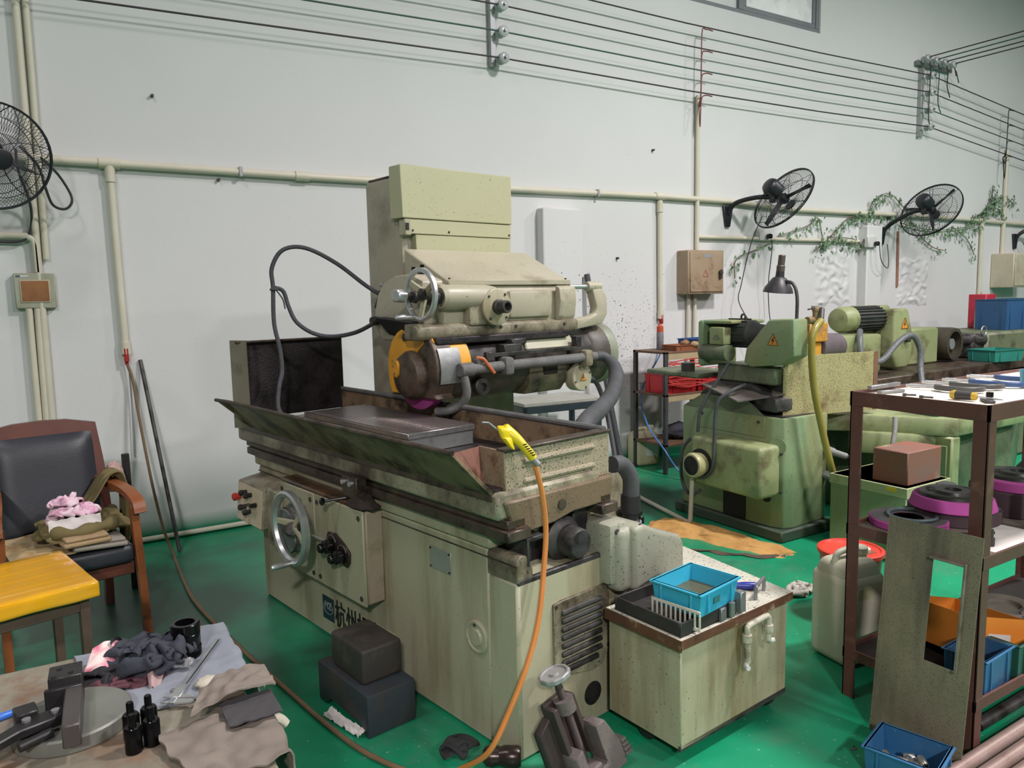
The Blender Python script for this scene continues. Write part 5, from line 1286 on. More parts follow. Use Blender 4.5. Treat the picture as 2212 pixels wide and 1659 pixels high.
g = G(); g.cyl((-.03, 0, .33), (-.03, 0, .366), .013, n=16); g.lathe((-.03, 0, .33), (0, 0, -1), [(0, .0145)] + [(.0025 * i, .0145 - .002 * (i % 2)) for i in range(1, 110)], 12); vp('screw', g, VD)
g = G(); g.lathe((-.03, 0, .245), Z_, [(0, .034), (.045, .034), (.046, .018)], 24); vp('collar', g, VM)
g = G(); g.box(-.09, .01, .03, .055, .0, .29, .003); g.box(-.095, -.075, -.02, .05, .0, .285, .003); g.box(.005, .022, .0, .05, .06, .28, .003); vp('back_frame', g, VD)
g = G(); g.prism([(-.15, .02), (-.15, .22), (-.09, .25), (-.09, .0)], 'y', .02, .06, .004); vp('side_plate', g, VD)
g = G(); g.prism([(-.1, -.02), (-.1, .12), (-.06, .135), (-.06, .03), (.02, .03), (.02, .17), (.06, .17), (.1, .06), (.1, -.02)], 'y', -.06, .02, .006); vp('jaw_block', g, VM)
g = G(); g.box(-.06, .0, -.055, .02, .03, .05, .006); vp('nut', g, VM)
g = G()
for i in range(4): g.box(.1, .135 - i * .004, -.06, .03, .0 + i * .017, .012 + i * .017, .002)
vp('toothed_plate', g, VM)
# ================================================================= steel rack with tools
RK = mat('maroon_angle_iron', (98, 62, 54), .5, c2=(82, 50, 44), vs=6, dirt=(120, 84, 70), da=.2, ds=9, speck=.1)
RACK = thing('steel_rack', 'maroon angle-iron rack with white top and two lower shelves', 'rack', (2.58, 1.25, 0))
RL, RD = 1.4, .5
for x in (0, RL):
    for y in (0, RD):
        sx = 1 if x == 0 else -1; sy = 1 if y == 0 else -1
        g = G(); g.box(min(x, x + sx * .05), max(x, x + sx * .05), min(y, y + sy * .006), max(y, y + sy * .006), 0, 1.21, .001); g.box(min(x, x + sx * .006), max(x, x + sx * .006), min(y, y + sy * .05), max(y, y + sy * .05), 0, 1.21, .001); g.ob('leg', RK, RACK)
for z0, z1 in ((1.165, 1.22), (.66, .705), (.16, .2)):
    for a in ((0, .006, 0, RD), (RL - .006, RL, 0, RD), (0, RL, 0, .006), (0, RL, RD - .006, RD)):
        g = G(); e_ = .0015; g.box(a[0] - e_, a[1] + e_, a[2] - e_, a[3] + e_, z0, z1, .0005); g.ob('rail', RK, RACK)
g = G(); g.box(.008, RL - .008, .008, RD - .008, 1.195, 1.207); g.ob('top_board', mat('white_laminate', (236, 230, 216), .45, c2=(228, 218, 200), vs=4, speck=.12, ss=40), RACK)
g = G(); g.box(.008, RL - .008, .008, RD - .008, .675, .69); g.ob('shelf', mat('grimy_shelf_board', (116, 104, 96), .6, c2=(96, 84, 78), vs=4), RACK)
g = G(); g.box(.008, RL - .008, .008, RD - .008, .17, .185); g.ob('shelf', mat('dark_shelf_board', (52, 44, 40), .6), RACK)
TZ = 1.208
def micrometer(label, loc, rz, L, m, grp='micrometers on the rack top'):
    t = thing('micrometer', label, 'micrometer', loc, rz, grp)
    k = L / .27
    g = G(); g.lathe((0, 0, .014), X_, [(0, .006), (.012, .006), (.013, .009), (.05, .009), (.051, .0075), (.1, .007)], 16); g.ob('thimble', STEEL, t)
    g = G()
    o_ = [(.1, .012), (.12, -.012)]
    outer = []; inner = []
    for i in range(13):
        a = math.pi * i / 12
        cx = .1 + .085 * k; rx = .085 * k
        outer.append((cx - cos(a) * rx, -sin(a) * .055 * k - .008)); inner.append((cx - cos(a) * (rx - .022), -sin(a) * (.055 * k - .016) + .004))
    g.prism([(.1, .012)] + outer + [(.1 + .17 * k, .012)] + inner[::-1], 'z', .006, .024, .002); g.ob('frame', m, t)
    g = G(); g.cyl((.1, 0, .014), (.13, 0, .014), .0045, n=10); g.cyl((.1 + .17 * k - .03, 0, .014), (.1 + .17 * k, 0, .014), .0045, n=10); g.ob('anvil', GSTEEL, t)
    return t
BLUEM = mat('blue_enamel_frame', (58, 88, 140), .3)
GRYM = mat('dark_grey_frame', (92, 92, 92), .4, .4)
micrometer('grey outside micrometer, nearest on the white rack top', (2.885, 1.715, TZ), R(-72), .27, GRYM)
micrometer('grey outside micrometer, second from the front on the rack top', (3.03, 1.735, TZ), R(-74), .3, GRYM)
micrometer('blue outside micrometer beside the grey ones on the rack top', (3.18, 1.735, TZ), R(-78), .34, BLUEM)
micrometer('blue outside micrometer farthest back on the rack top', (3.37, 1.735, TZ), R(-62), .38, BLUEM)
g = G(); g.box(0, .2, 0, .02, 0, .014, .002); o = g.ob('steel_square', GSTEEL); o.location = (2.66, 1.715, TZ + .014); o.rotation_euler = (0, 0, R(2)); tag(o, 'upper grey steel bar lying at the back left of the rack top', 'bar')
g = G(); g.box(0, .12, 0, .025, 0, .012, .002); o = g.ob('steel_square', GSTEEL); o.location = (2.66, 1.675, TZ); o.rotation_euler = (0, 0, R(-10)); tag(o, 'short grey steel bar under the longer one on the rack top', 'bar')
RT = thing('ratchet_driver', 'yellow and black handled driver lying at the rack front edge', 'screwdriver', (2.72, 1.455, TZ), R(-86))
g = G(); g.lathe((0, 0, .017), X_, [(0, .004), (.004, .013), (.014, .017), (.022, .0165)], 18); g.ob('end_cap', mat('dull_yellow_plastic', (206, 172, 62), .4), RT)
g = G(); g.lathe((0, 0, .017), X_, [(.075, .0145), (.088, .013), (.09, .008)], 18); g.ob('front_cap', MATS['dull_yellow_plastic'], RT)
g = G(); g.lathe((0, 0, .017), X_, [(.022, .0165), (.05, .0155), (.075, .0145)], 18); g.ob('grip', mat('dark_grey_rubber', (62, 60, 58), .6), RT)
g = G(); g.cyl((.09, 0, .017), (.17, 0, .013), .003, n=8); g.ob('shaft', STEEL, RT)
g = G(); g.lathe((0, 0, 0), Z_, [(0, .006), (.012, .006), (.012, .012), (.028, .012), (.03, .01)], 14); o = g.ob('clamp_screw', BPLAST); o.location = (2.78, 1.35, TZ); tag(o, 'black knobbed screw standing at the right end of the rack front', 'screw')
g = G(); g.box(0, .08, 0, .03, 0, .01, .002); o = g.ob('gauge_block', DSTEEL); o.location = (2.72, 1.3, TZ); o.rotation_euler = (0, 0, R(40)); tag(o, 'small dark steel plate beside the driver tip', 'plate')
for i, (x, y, a) in enumerate(((2.67, 1.6, -60), (2.66, 1.53, -75))):
    g = G(); g.lathe((0, 0, .006), X_, [(0, .006), (.012, .006), (.013, .0035), (.045, .0035)], 10); o = g.ob('small_bolt', DSTEEL); o.location = (x, y, TZ); o.rotation_euler = (0, 0, R(a)); tag(o, ('small dark bolt by the rack edge, nearer the steel bars', 'small dark bolt by the rack edge, nearer the yellow driver')[i], 'bolt', 'loose bolts on the rack top')
g = G(); g.lathe((0, 0, 0), Z_, [(0, .035), (.06, .042), (.065, .044), (.065, .039), (.006, .033)], 24); o = g.ob('plastic_cup', mat('teal_plastic', (40, 150, 176), .35)); o.location = (3.3, 1.45, TZ); tag(o, 'blue plastic cup at the right picture edge on the rack top', 'cup')
# grinding wheels on the middle shelf -----------------------------------
SZ = .69
DWH = mat('dark_brown_wheel', (82, 66, 70), .85, c2=(66, 50, 56), vs=7, bump=.4, bs=200)
FLG = mat('black_flange_steel', (66, 62, 60), .4, .4, c2=(46, 44, 42), vs=8)
def gwheel(label, loc, r, h, m, flange=True, tilt=0, cone=0.):
    t = thing('grinding_wheel', label, 'wheel', loc, 0, 'grinding wheels on the rack shelf')
    t.rotation_euler = (R(tilt), 0, 0)
    g = G(); g.lathe((0, 0, 0), Z_, [(0, r * .4), (0, r - .004), (.004, r), (h - .004, r - cone), (h, r - .004 - cone), (h, r * .4)], 48, cap=False); g.ob('abrasive', m, t)
    if flange:
        g = G(); g.lathe((0, 0, h), Z_, [(-.002, r * .78), (.012, r * .76), (.016, r * .7), (.016, r * .62), (.01, r * .6), (.01, r * .45), (.022, r * .42), (.022, r * .2), (.004, r * .18)], 40, cap=False); f = g.ob('flange', FLG, t)
        for k in range(4):
            a = k * math.pi / 2 + .5
            g = G(); g.cyl((cos(a) * r * .52, sin(a) * r * .52, h + .01), (cos(a) * r * .52, sin(a) * r * .52, h + .014), .008, n=10); g.ob('screw', DSTEEL, f)
    else:
        g = G(); g.lathe((0, 0, h), Z_, [(-.001, r * .95), (.001, r * .95), (.001, r * .4)], 40, cap=False); g.ob('face', mat('grey_blotter', (96, 92, 92), .8), t)
    return t
PINKB = mat('bright_pink_abrasive', (196, 88, 168), .9, c2=(182, 76, 152), vs=8, bump=.4, bs=250)
gwheel('large dark wheel at the bottom of the pink wheel stack', (3.02, 1.58, SZ), .165, .05, DWH, False)
gwheel('bright pink wheel with black flange on top of the dark wheel', (3.0, 1.575, SZ + .052), .155, .045, PINKB, cone=.012)
gwheel('pink wheel with black flange right of the bright pink one', (3.33, 1.5, SZ), .165, .1, DWH, False)
gwheel('dull pink wheel with flange on the right hand stack', (3.33, 1.49, SZ + .102), .16, .04, PINKW)
gwheel('purple-brown cone wheel far right on the shelf', (3.75, 1.55, SZ), .14, .07, DWH, cone=.03)
gwheel('purple-brown cone wheel stacked on the far right one', (3.75, 1.55, SZ + .095), .13, .06, DWH, cone=.04)
gwheel('flat purple wheel lying at the left end of the shelf', (2.79, 1.63, SZ), .14, .03, PINKW, False)
g = G(); g.ring((0, 0, .006), Z_, .085, .007, 40, 8); o = g.ob('steel_ring', mat('blue_grey_steel', (110, 124, 130), .4, .5)); o.location = (2.8, 1.62, SZ + .032); tag(o, 'blue-grey ring lying on the flat purple wheel', 'ring')
g = G(); g.lathe((0, 0, 0), Z_, [(0, .05), (.012, .05), (.014, .046), (.014, .02), (.004, .018)], 32); o = g.ob('flange_disc', FLG); o.location = (2.78, 1.4, SZ); tag(o, 'black drilled flange disc behind the leaning sheet', 'disc')
for i, (x, y, h, r, lab) in enumerate(((2.74, 1.33, .05, .014, 'short dark pin on the shelf behind the leaning sheet'), (2.78, 1.325, .06, .016, 'bright-necked dark pin next to the rack leg'), (3.1, 1.33, .16, .02, 'grey steel tube standing at the right of the shelf'))):
    g = G(); g.lathe((0, 0, 0), Z_, [(0, r), (h * .5, r), (h * .52, r * .7), (h, r * .7)] if i < 2 else [(0, r), (h * .25, r), (h * .25, r * .95), (h, r * .95)], 18); o = g.ob('steel_pin', DSTEEL if i < 2 else GSTEEL); o.location = (x, y, SZ); tag(o, lab, 'pin')
g = G(); g.lathe((0, 0, .022), X_, [(0, .008), (.03, .008), (.03, .02), (.05, .022), (.075, .02), (.078, .009), (.14, .009), (.142, .007)], 18); o = g.ob('drill_chuck', MATS['blackened_steel']); o.location = (2.73, 1.34, SZ); o.rotation_euler = (0, 0, R(8)); tag(o, 'black chuck arbor lying on white paper on the shelf', 'tool')
g = G(); g.box(0, .35, 0, .16, 0, .001); o = g.ob('paper_sheet', PAPER); o.location = (2.72, 1.27, SZ); tag(o, 'white paper sheet at the front of the middle shelf', 'paper')
# lower shelf -----------------------------------------------------------
LZ = .185
ORC = mat('orange_cardboard', (222, 134, 42), .6, c2=(212, 120, 34), vs=4)
GRC = mat('grey_cardboard_inside', (150, 142, 128), .8, c2=(132, 124, 112), vs=6)
OB = thing('cardboard_box', 'opened orange cardboard box tilted among the lower shelf crates', 'box', (2.95, 1.5, LZ + .02), R(12))
OB.rotation_euler = (R(-8), R(10), R(-20))
g = G(); g.box(-.13, .13, -.17, -.164, .0, .15); g.box(-.13, -.124, -.17, .17, 0, .15); g.box(.124, .13, -.17, .17, 0, .15); g.box(-.13, .13, .164, .17, 0, .15); g.ob('side', ORC, OB)
g = G(); g.box(-.123, .123, -.163, .163, 0, .006); g.ob('bottom', GRC, OB)
g = G(); g.hexa([(-.128, -.163, .01), (-.123, -.163, .01), (-.123, .163, .01), (-.128, .163, .01)], [(-.128, -.163, .149), (-.123, -.163, .149), (-.123, .163, .149), (-.128, .163, .149)]); g.ob('lining', GRC, OB)
g = G(); g.box(-.04, .06, -.1715, -.1705, .03, .09); lb = g.ob('white_label', PAPER, OB)
BL2 = mat('steel_blue_plastic', (54, 108, 150), .4, c2=(44, 92, 132), vs=5, dirt=(80, 90, 96), da=.2)
GN2 = mat('dark_green_plastic', (46, 92, 80), .4)
crate('plastic_crate', 'blue plastic crate on the lower rack shelf', 'crate', (2.76, 1.335, LZ), R(3), .2, .14, .13, BL2, .005, .02, group='crates on the lower shelf')
crate('plastic_crate', 'dark green plastic crate right of the blue one on the lower shelf', 'crate', (3.0, 1.33, LZ), R(2), .24, .14, .13, GN2, .005, .02, group='crates on the lower shelf')
for i, (x, y, z, r, lab) in enumerate(((3.3, 1.5, LZ, .17, 'large grey-brown disc lowest of the lower shelf pile'), (3.3, 1.5, LZ + .055, .12, 'smaller grey-brown disc on the lower shelf pile'))):
    g = G(); g.lathe((0, 0, 0), Z_, [(0, r), (.04, r), (.05, r - .008), (.05, r * .5), (.035, r * .48), (.035, r * .2)], 40); o = g.ob('iron_disc', mat('dusty_iron', (128, 120, 108), .6, c2=(84, 74, 66), vs=6)); o.location = (x, y, z); tag(o, lab, 'disc', 'discs on the lower shelf')
g = G(); g.lathe((0, 0, 0), Z_, [(0, .05), (.16, .055), (.165, .058), (.165, .05), (.01, .046)], 26); o = g.ob('plastic_jar', mat('royal_blue_plastic', (36, 66, 150), .4)); o.location = (2.86, 1.68, LZ + .12); tag(o, 'royal blue plastic pot seen through the sheet cutout', 'jar')
o.location = (2.88, 1.66, LZ + .002)
o.scale = (1, 1, 1.6)
pile('grey_cloth_sack', None, mat('grey_sackcloth', (130, 124, 116), .9), (3.27, 1.37, LZ + .002), .4, .3, .2, .13, .16, 4, 28); tag(D.objects['grey_cloth_sack'], 'grey cloth bundle at the right of the lower shelf', 'cloth')
# leaning sheet ---------------------------------------------------------
SHM = mat('grimy_olive_sheet', (142, 130, 108), .5, c2=(108, 100, 82), vs=4, dirt=(66, 62, 54), da=.24, ds=5, soft=.12, speck=.55, ss=110, sc=(58, 50, 42), streak=True)
SHT = thing('metal_sheet', 'grimy olive sheet-metal panel with cutout leaning on the rack', 'panel', (2.45, 1.22, 0))
SHT.rotation_euler = (0, R(5.6), 0)
g = G()
for a in ((0, .32, 0, .33), (.155, .32, .33, .69), (0, .045, .33, .69), (0, .32, .69, .795)):
    g.box(-.003, 0, a[0], a[1], a[2], a[3])
bmesh.ops.remove_doubles(g.bm, verts=g.bm.verts[:], dist=.0004)
g.ob('sheet', SHM, SHT, flat=True)
g = G(); g.box(-.02, .001, .04, .16, .688, .696, .001); g.box(-.02, .001, .038, .046, .33, .7, .001); g.ob('folded_lip', mat('worn_lip', (150, 140, 126), .45, .2, c2=(96, 84, 72), vs=12), SHT)
g = G(); g.box(-.006, .0, .317, .323, 0, .795); g.ob('folded_edge', SHM, SHT)
# bin of bushes ---------------------------------------------------------
BB = crate('plastic_bin', 'blue plastic bin with steel bushes at the rack foot', 'bin', (2.305, 1.315, 0), R(15), .18, .22, .1, BL2, .006, .03)
bsh = mat('steel_bush', (176, 172, 164), .3, .8)
for i, (x, y, z, a, e) in enumerate(((-.035, .05, .035, 60, 20), (-.01, .03, .03, 130, 0), (.02, .0, .024, 50, 0), (.0, -.025, .024, 45, 0), (.035, -.035, .03, 60, 15), (.045, .01, .022, 140, 0), (-.04, .0, .022, 20, 0))):
    L = .06 if i < 2 else .036
    g = G(); g.lathe((-L / 2, 0, 0), X_, [(0, .01), (0, .014), (.002, .015), (L - .002, .015), (L, .014), (L, .01), (.004, .0095), (0, .01)], 18, cap=False); o = g.ob('steel_bush', bsh)
    p = Matrix.Rotation(R(15), 4, 'Z') @ Vector((x, y, z)); o.location = (2.305 + p.x, 1.315 + p.y, p.z + .012); o.rotation_euler = (0, R(-e), R(a))
    tag(o, ('long bright bush leaning in the far corner of the blue bin', 'long bush crossing the tall one in the blue bin', 'short bush in the middle of the blue bin', 'short bush left of the middle in the blue bin', 'tilted short bush nearest the front of the blue bin', 'short bush lying against the right of the blue bin', 'short bush lying against the left of the blue bin')[i], 'bush', 'bushes in the blue bin')
g = G(); g.tube([(2.2, 1.44, .07), (2.18, 1.42, .08), (2.165, 1.43, .075)], .004, 6); tag(g.ob('wire_clip', INK), 'black wire hook hanging on the blue bin', 'hook')
# round bars on the floor ------------------------------------------------
BAR = mat('pale_rusty_bar', (150, 130, 122), .45, .4, c2=(128, 106, 98), vs=9, speck=.2)
for i, (y, r, x0, lab) in enumerate(((1.215, .026, 2.28, 'round steel bar nearest the rack leg on the floor'), (1.155, .026, 2.42, 'middle round steel bar on the floor'), (1.1, .024, 2.5, 'round steel bar farthest from the rack on the floor'), (1.32, .022, 2.75, 'dark round bar under the rack'))):
    g = G(); g.cyl((0, 0, 0), (2.0, .02, 0), r, n=20, b=.002); o = g.ob('steel_bar', BAR if i < 3 else DSTEEL); o.location = (x0, y, r); tag(o, lab, 'bar', 'bars on the floor')
# jerrycans and bucket ---------------------------------------------------
def jerrycan(label, loc, rz, w, d, h, m):
    t = thing('jerrycan', label, 'jerrycan', loc, rz, 'plastic jerrycans')
    g = G(); g.box(-w / 2, w / 2, -d / 2, d / 2, 0, h * .8, .04, seg=4)
    g.hexa([(-w / 2 * .95, -d / 2 * .95, h * .72), (w / 2 * .95, -d / 2 * .95, h * .72), (w / 2 * .95, d / 2 * .95, h * .72), (-w / 2 * .95, d / 2 * .95, h * .72)], [(-w / 2 * .8, -d / 2 * .7, h * .9), (w / 2 * .8, -d / 2 * .7, h * .9), (w / 2 * .8, d / 2 * .7, h * .9), (-w / 2 * .8, d / 2 * .7, h * .9)], .03, 3)
    g.ob('body', m, t)
    g = G(); g.tube([(-w * .36, 0, h * .86), (-w * .28, 0, h * .95), (w * .05, 0, h * .965), (w * .1, 0, h * .88)], .014, 10); g.ob('handle', m, t)
    g = G(); g.lathe((w * .28, 0, h * .86), Z_, [(0, .03), (.03, .03), (.032, .034), (.055, .034), (.06, .028)], 20); g.ob('cap', m, t)
    return t
JM = mat('grimy_translucent_plastic', (206, 196, 164), .45, c2=(186, 174, 138), vs=4, dirt=(150, 136, 100), da=.25, ds=5)
JM2 = mat('milky_plastic', (204, 200, 180), .42, c2=(186, 180, 156), vs=4, speck=.1)
j1 = jerrycan('grimy pale jerrycan standing at the wall under the air drop', (4.72, 5.36, 0), R(-12), .26, .2, .36, JM)
g = G(); g.box(-.03, .1, -.1015, -.1, .1, .23, .004); g.ob('label', WHITEP, j1)
j2 = jerrycan('tall milky jerrycan half hidden by the rack leg', (2.88, 1.94, 0), R(-8), .23, .22, .5, JM2)
g = G(); g.box(-.06, .02, -.1115, -.11, .3, .35, .001); g.ob('label', mat('yellow_ink_label', (204, 198, 150), .6), j2)
BU = thing('paint_bucket', 'red lidded plastic bucket beside the milky jerrycan', 'bucket', (3.28, 2.2, 0))
RED = mat('coral_red_plastic', (226, 72, 58), .35, c2=(214, 60, 48), vs=3)
g = G(); g.lathe((0, 0, 0), Z_, [(0, .12), (.005, .125), (.3, .142), (.31, .148), (.325, .148)], 44); g.ob('pail', RED, BU)
g = G(); g.lathe((0, 0, .318), Z_, [(0, .155), (.018, .155), (.022, .148), (.022, .138), (.014, .132), (.014, .05), (.014, 0)], 44, cap=False); ld = g.ob('lid', RED, BU)
g = G(); g.lathe((.03, -.04, .332), Z_, [(0, .04), (.012, .04), (.014, .034), (.014, 0)], 24, cap=False); g.ob('spout', mat('ivory_plastic', (236, 226, 206), .5), ld)
g = G(); g.box(-.0, .06, -.1, -.07, .3325, .3335); g.ob('tape_patch', mat('brown_tape', (150, 96, 70), .5), ld)
pile('floor_cloth', None, mat('grey_white_cloth', (190, 186, 174), .9), (3.3, 2.5, .001), .3, .2, .18, .1, .05, 3, 24); tag(D.objects['floor_cloth'], 'grey-white cloth scrap on the green floor behind the bucket', 'cloth')
# ================================================================= green machines and things at the back
GRN = mat('sage_green_enamel', (134, 154, 116), .42, c2=(112, 136, 100), vs=2.5, dirt=(138, 130, 84), da=.32, ds=3.5, soft=.15, speck=.2, ss=40, streak=True)
GRN2 = mat('grimy_green_enamel', (118, 128, 98), .45, c2=(96, 108, 82), vs=4, dirt=(72, 70, 58), da=.35, ds=5, soft=.15, speck=.35, ss=45)
GRN3 = mat('yellow_green_enamel', (150, 156, 112), .45, c2=(126, 138, 96), vs=3, dirt=(98, 92, 64), da=.36, ds=4, speck=.2)
MOTD = mat('dusty_black_motor', (66, 68, 66), .6, c2=(48, 50, 48), vs=8)
GM = thing('tool_grinder', 'sage green pedestal grinder with belt guard left of the yellow hose', 'machine', (3.9, 3.1, 0))
def gp(nm, g, m, par=None, **k): return g.ob(nm, m, par or GM, **k)
g = G(); g.box(-.03, .5, -.02, .95, 0, .075, .01); gp('plinth', g, mat('dark_green_plinth', (58, 72, 56), .6))
g = G(); g.prism([(.0, .1), (.03, .02), (.1, 0), (.46, .02), (.5, .1), (.5, .9), (0, .9)], 'z', .075, .8, .012, 2); gp('pedestal', g, GRN)
g = G(); g.box(.03, .47, .04, .87, .8, .806); gp('pan', g, DSTEEL)
g = G(); g.hexa([(-.005, .15, .8), (-.001, .15, .8), (-.001, .88, .8), (-.005, .88, .8)], [(-.005, .3, .9), (-.001, .3, .9), (-.001, .7, .9), (-.005, .7, .9)]); gp('pan_lip', g, GRN2)
g = G(); g.box(-.2, .0, .02, .62, .3, .635, .03, seg=3); mb = gp('motor_cover', g, GRN3)
for p in ((0, .0, .33), (0, .0, .58)): 
    g = G(); g.cyl((-.02, p[1] + .012, p[2]), (-.02, p[1] - .0, p[2]), .01, n=10); gp('bolt', g, DSTEEL, mb)
g = G(); g.lathe((-.2, .52, .45), NX, [(0, .105), (.003, .105), (.003, .085)], 32); gp('cover_hole', g, INK, mb)
g = G(); g.lathe((-.2, .52, .45), NX, [(0, .075), (.05, .085), (.075, .085), (.09, .078), (.092, .066)], 32); mt_ = gp('motor_end', g, mat('cream_green_cap', (190, 186, 142), .4, c2=(160, 156, 112), vs=5))
g = G(); g.lathe((-.29, .52, .45), NX, [(0, .066), (.003, .066), (.003, 0)], 28, cap=False); gr_ = gp('fan_grille', g, INK, mt_)
g = G()
for i in range(9):
    y = .52 - .056 + i * .014; hw_ = math.sqrt(max(0, .064 ** 2 - (y - .52) ** 2))
    g.box(-.2955, -.2935, y - .0015, y + .0015, .45 - hw_, .45 + hw_); z = .45 - .056 + i * .014
    g.box(-.2955, -.2935, .52 - hw_, .52 + hw_, z - .0015, z + .0015)
o = gp('grille_mesh', g, DSTEEL, mt_); o['kind'] = 'stuff'
g = G(); g.lathe((.0, .05, .62), (-1, -.35, 0), [(0, .055), (.004, .055), (.004, 0)], 28, cap=False); gp('round_plate', g, GRN)
g = G(); g.box(-.004, 0, .3, .5, .08, .24, .002); gp('floor_slot', g, INK)
g = G(); g.cyl((-.02, .12, .27), (.01, .12, .27), .028, n=6); gp('pipe_plug', g, INK)
g = G(); g.box(-.006, 0, .15, .75, .66, .8, .002); ap = gp('apron_plate', g, GRN)
for y in (.2, .7):
    g = G(); g.cyl((-.006, y, .76), (-.014, y, .76), .01, n=8); gp('bolt', g, DSTEEL, ap)
# cable sockets on the right face
for z in (.55, .38):
    g = G(); g.lathe((.44, .02, z), (.1, -1, -.15), [(0, .03), (.06, .028), (.07, .022), (.15, .02), (.16, .012)], 16); gp('cable_socket', g, mat('grey_plug', (128, 130, 128), .6))
    g = G(); g.tube([(.455, -.14, z - .02), (.5, -.18, z - .06), (.52, -.17, z - .18), (.56, -.16, .2)], .009, 8); gp('cable', g, GRUBBER)
# upper works
g = G(); g.prism([(.08, .83), (.08, .92), (.3, 1.0), (.62, 1.0), (.75, .9), (.75, .83)], 'x', .02, .4, .01); gp('cross_slide', g, DSTEEL)
g = G(); g.hexa([(-.14, .26, .895), (.1, .08, .94), (.16, .55, .99), (-.12, .6, .98)], [(-.14, .26, .905), (.1, .08, .95), (.16, .55, 1.0), (-.12, .6, .99)]); gp('chute', g, mat('grey_dusty_chute', (112, 106, 98), .7, c2=(92, 86, 80), vs=6))
g = G(); g.box(.12, .24, .1, .3, .8, 1.05, .006); gp('dark_column', g, MOTD)
g = G(); g.box(.05, .38, .12, .62, 1.0, 1.12, .012); gp('head_base', g, GRN2)
g = G(); g.cyl((-.02, .68, 1.2), (-.02, .44, 1.2), .055, n=28); gp('spindle_sleeve', g, GRN2)
g = G(); g.box(-.04, .3, .66, .72, 1.1, 1.42, .02, seg=2); g.box(-.03, .3, .42, .7, 1.395, 1.42, .012, seg=2); gp('end_cover', g, GRN)
g = G(); g.lathe((.12, .6, 1.33), NY, [(0, .085), (.02, .09), (.24, .09), (.26, .07), (.33, .06)], 28); gp('drive_motor', g, MOTD)
for k in range(12):
    a = k * math.pi / 6; g = G(); g.box(-.003, .003, .38, .58, .086, .1, .001, Matrix.Translation((.12, 0, 1.33)) @ Matrix.Rotation(a, 4, 'Y')); gp('fin', g, MOTD)
g = G(); g.box(-.05, .03, .47, .6, 1.255, 1.375, .012, seg=2); tb_ = gp('terminal_box', g, GRN3)
g = G(); g.prism([(-.03, -.008), (-.018, .006), (-.008, -.002), (.012, -.002), (.02, .01), (.03, .0), (.024, -.01)], 'z', 0, .0025); g.box(-.012, .018, .008, .022, 0, .002); g.bm.transform(frame((-.0502, .535, 1.3), (0, -1, 0), (0, 0, 1))); g.ob('cast_mark', GRN2, tb_)
g = G(); g.ring((.12, .45, 1.44), (1, 0, 0), .018, .007, 18, 6); gp('lifting_eye', g, DSTEEL)
g = G(); g.prism([(-.05, 1.435), (.14, 1.43), (.32, 1.24), (.34, 1.14), (.28, 1.115), (.05, 1.14), (-.06, 1.2)], 'x', .0, .14, .014, 2); bg = gp('belt_guard', g, GRN)
tri_sign(bg, frame((-.001, .1, 1.3), (0, -1, 0), (0, 0, 1)), .045, WARN)
g = G(); g.box(.0, .4, .75, 1.3, 1.0, 1.035, .01); gp('side_table', g, GRN2)
g = G(); g.lathe((.1, .95, 1.035), Z_, [(0, .05), (.06, .05), (.062, .046)], 20); gp('table_stop', g, MOTD)
g = G(); g.tube([(-.02, .44, 1.14), (-.1, .5, .98), (-.16, .56, .82), (-.17, .58, .66)], .012, 8); gp('flex_conduit', g, GRUBBER)
g = G(); g.tube([(-.02, .3, 1.0), (-.14, .34, .95), (-.2, .38, .87), (-.21, .39, .64), (-.215, .4, .44), (-.21, .5, .36), (-.2, .62, .38)], .012, 8); gp('flex_conduit', g, GRUBBER)
g = G(); g.tube([(-.16, .66, .6), (-.18, .72, .5), (-.18, .72, .3), (-.16, .66, .2), (-.12, .6, .24)], .012, 8); gp('flex_conduit', g, GRUBBER)
# splash sheet
g = G(); g.box(0, .78, -.006, 0, 0, .4, .001); o = gp('splash_sheet', g, mat('speckled_rusty_sheet', (172, 166, 118), .6, c2=(158, 150, 104), vs=5, dirt=(112, 84, 58), da=.22, ds=5, soft=.1, speck=.8, ss=60, sc=(88, 72, 48))); o.location = (.1, .1, .79); o.rotation_euler = (0, 0, R(-11))
g = G(); g.box(.755, .79, -.01, .01, 0, .4, .001); o2 = gp('sheet_edge', g, mat('rust_purple_edge', (112, 82, 74), .6, c2=(136, 90, 60), vs=10)); o2.location = (.1, .1, .79); o2.rotation_euler = (0, 0, R(-11))
# work lamp on the green machine
WL = thing('work_lamp', 'dark gooseneck work lamp rising behind the belt guard', 'lamp', (4.02, 3.12, 1.42))
g = G(); g.tube([(0, 0, -.1), (0, 0, .0), (0, 0, .15), (-.0, .03, .23), (0, .09, .25)], .011, 10); g.ob('gooseneck', DSTEEL, WL)
LMP = mat('dark_lamp_enamel', (52, 50, 54), .45)
g = G(); g.lathe((0, .13, .33), (0, .12, -1), [(0, .025), (.05, .028), (.06, .045), (.12, .085), (.15, .095), (.15, .088), (.12, .078), (.06, .03)], 32, cap=False); g.ob('shade', LMP, WL)
g = G(); g.lathe((0, .13, .33), (0, -.12, 1), [(-.02, .026), (.02, .026), (.025, .022), (.085, .022), (.09, .018)], 18); g.ob('socket', mat('brown_lamp_socket', (92, 80, 72), .5), WL)
g = G(); g.lathe((0, .14, .27), (0, .12, -1), [(0, .012), (.02, .02), (.05, .03), (.08, .02), (.088, .005)], 18); g.ob('bulb', WHITEP, WL)
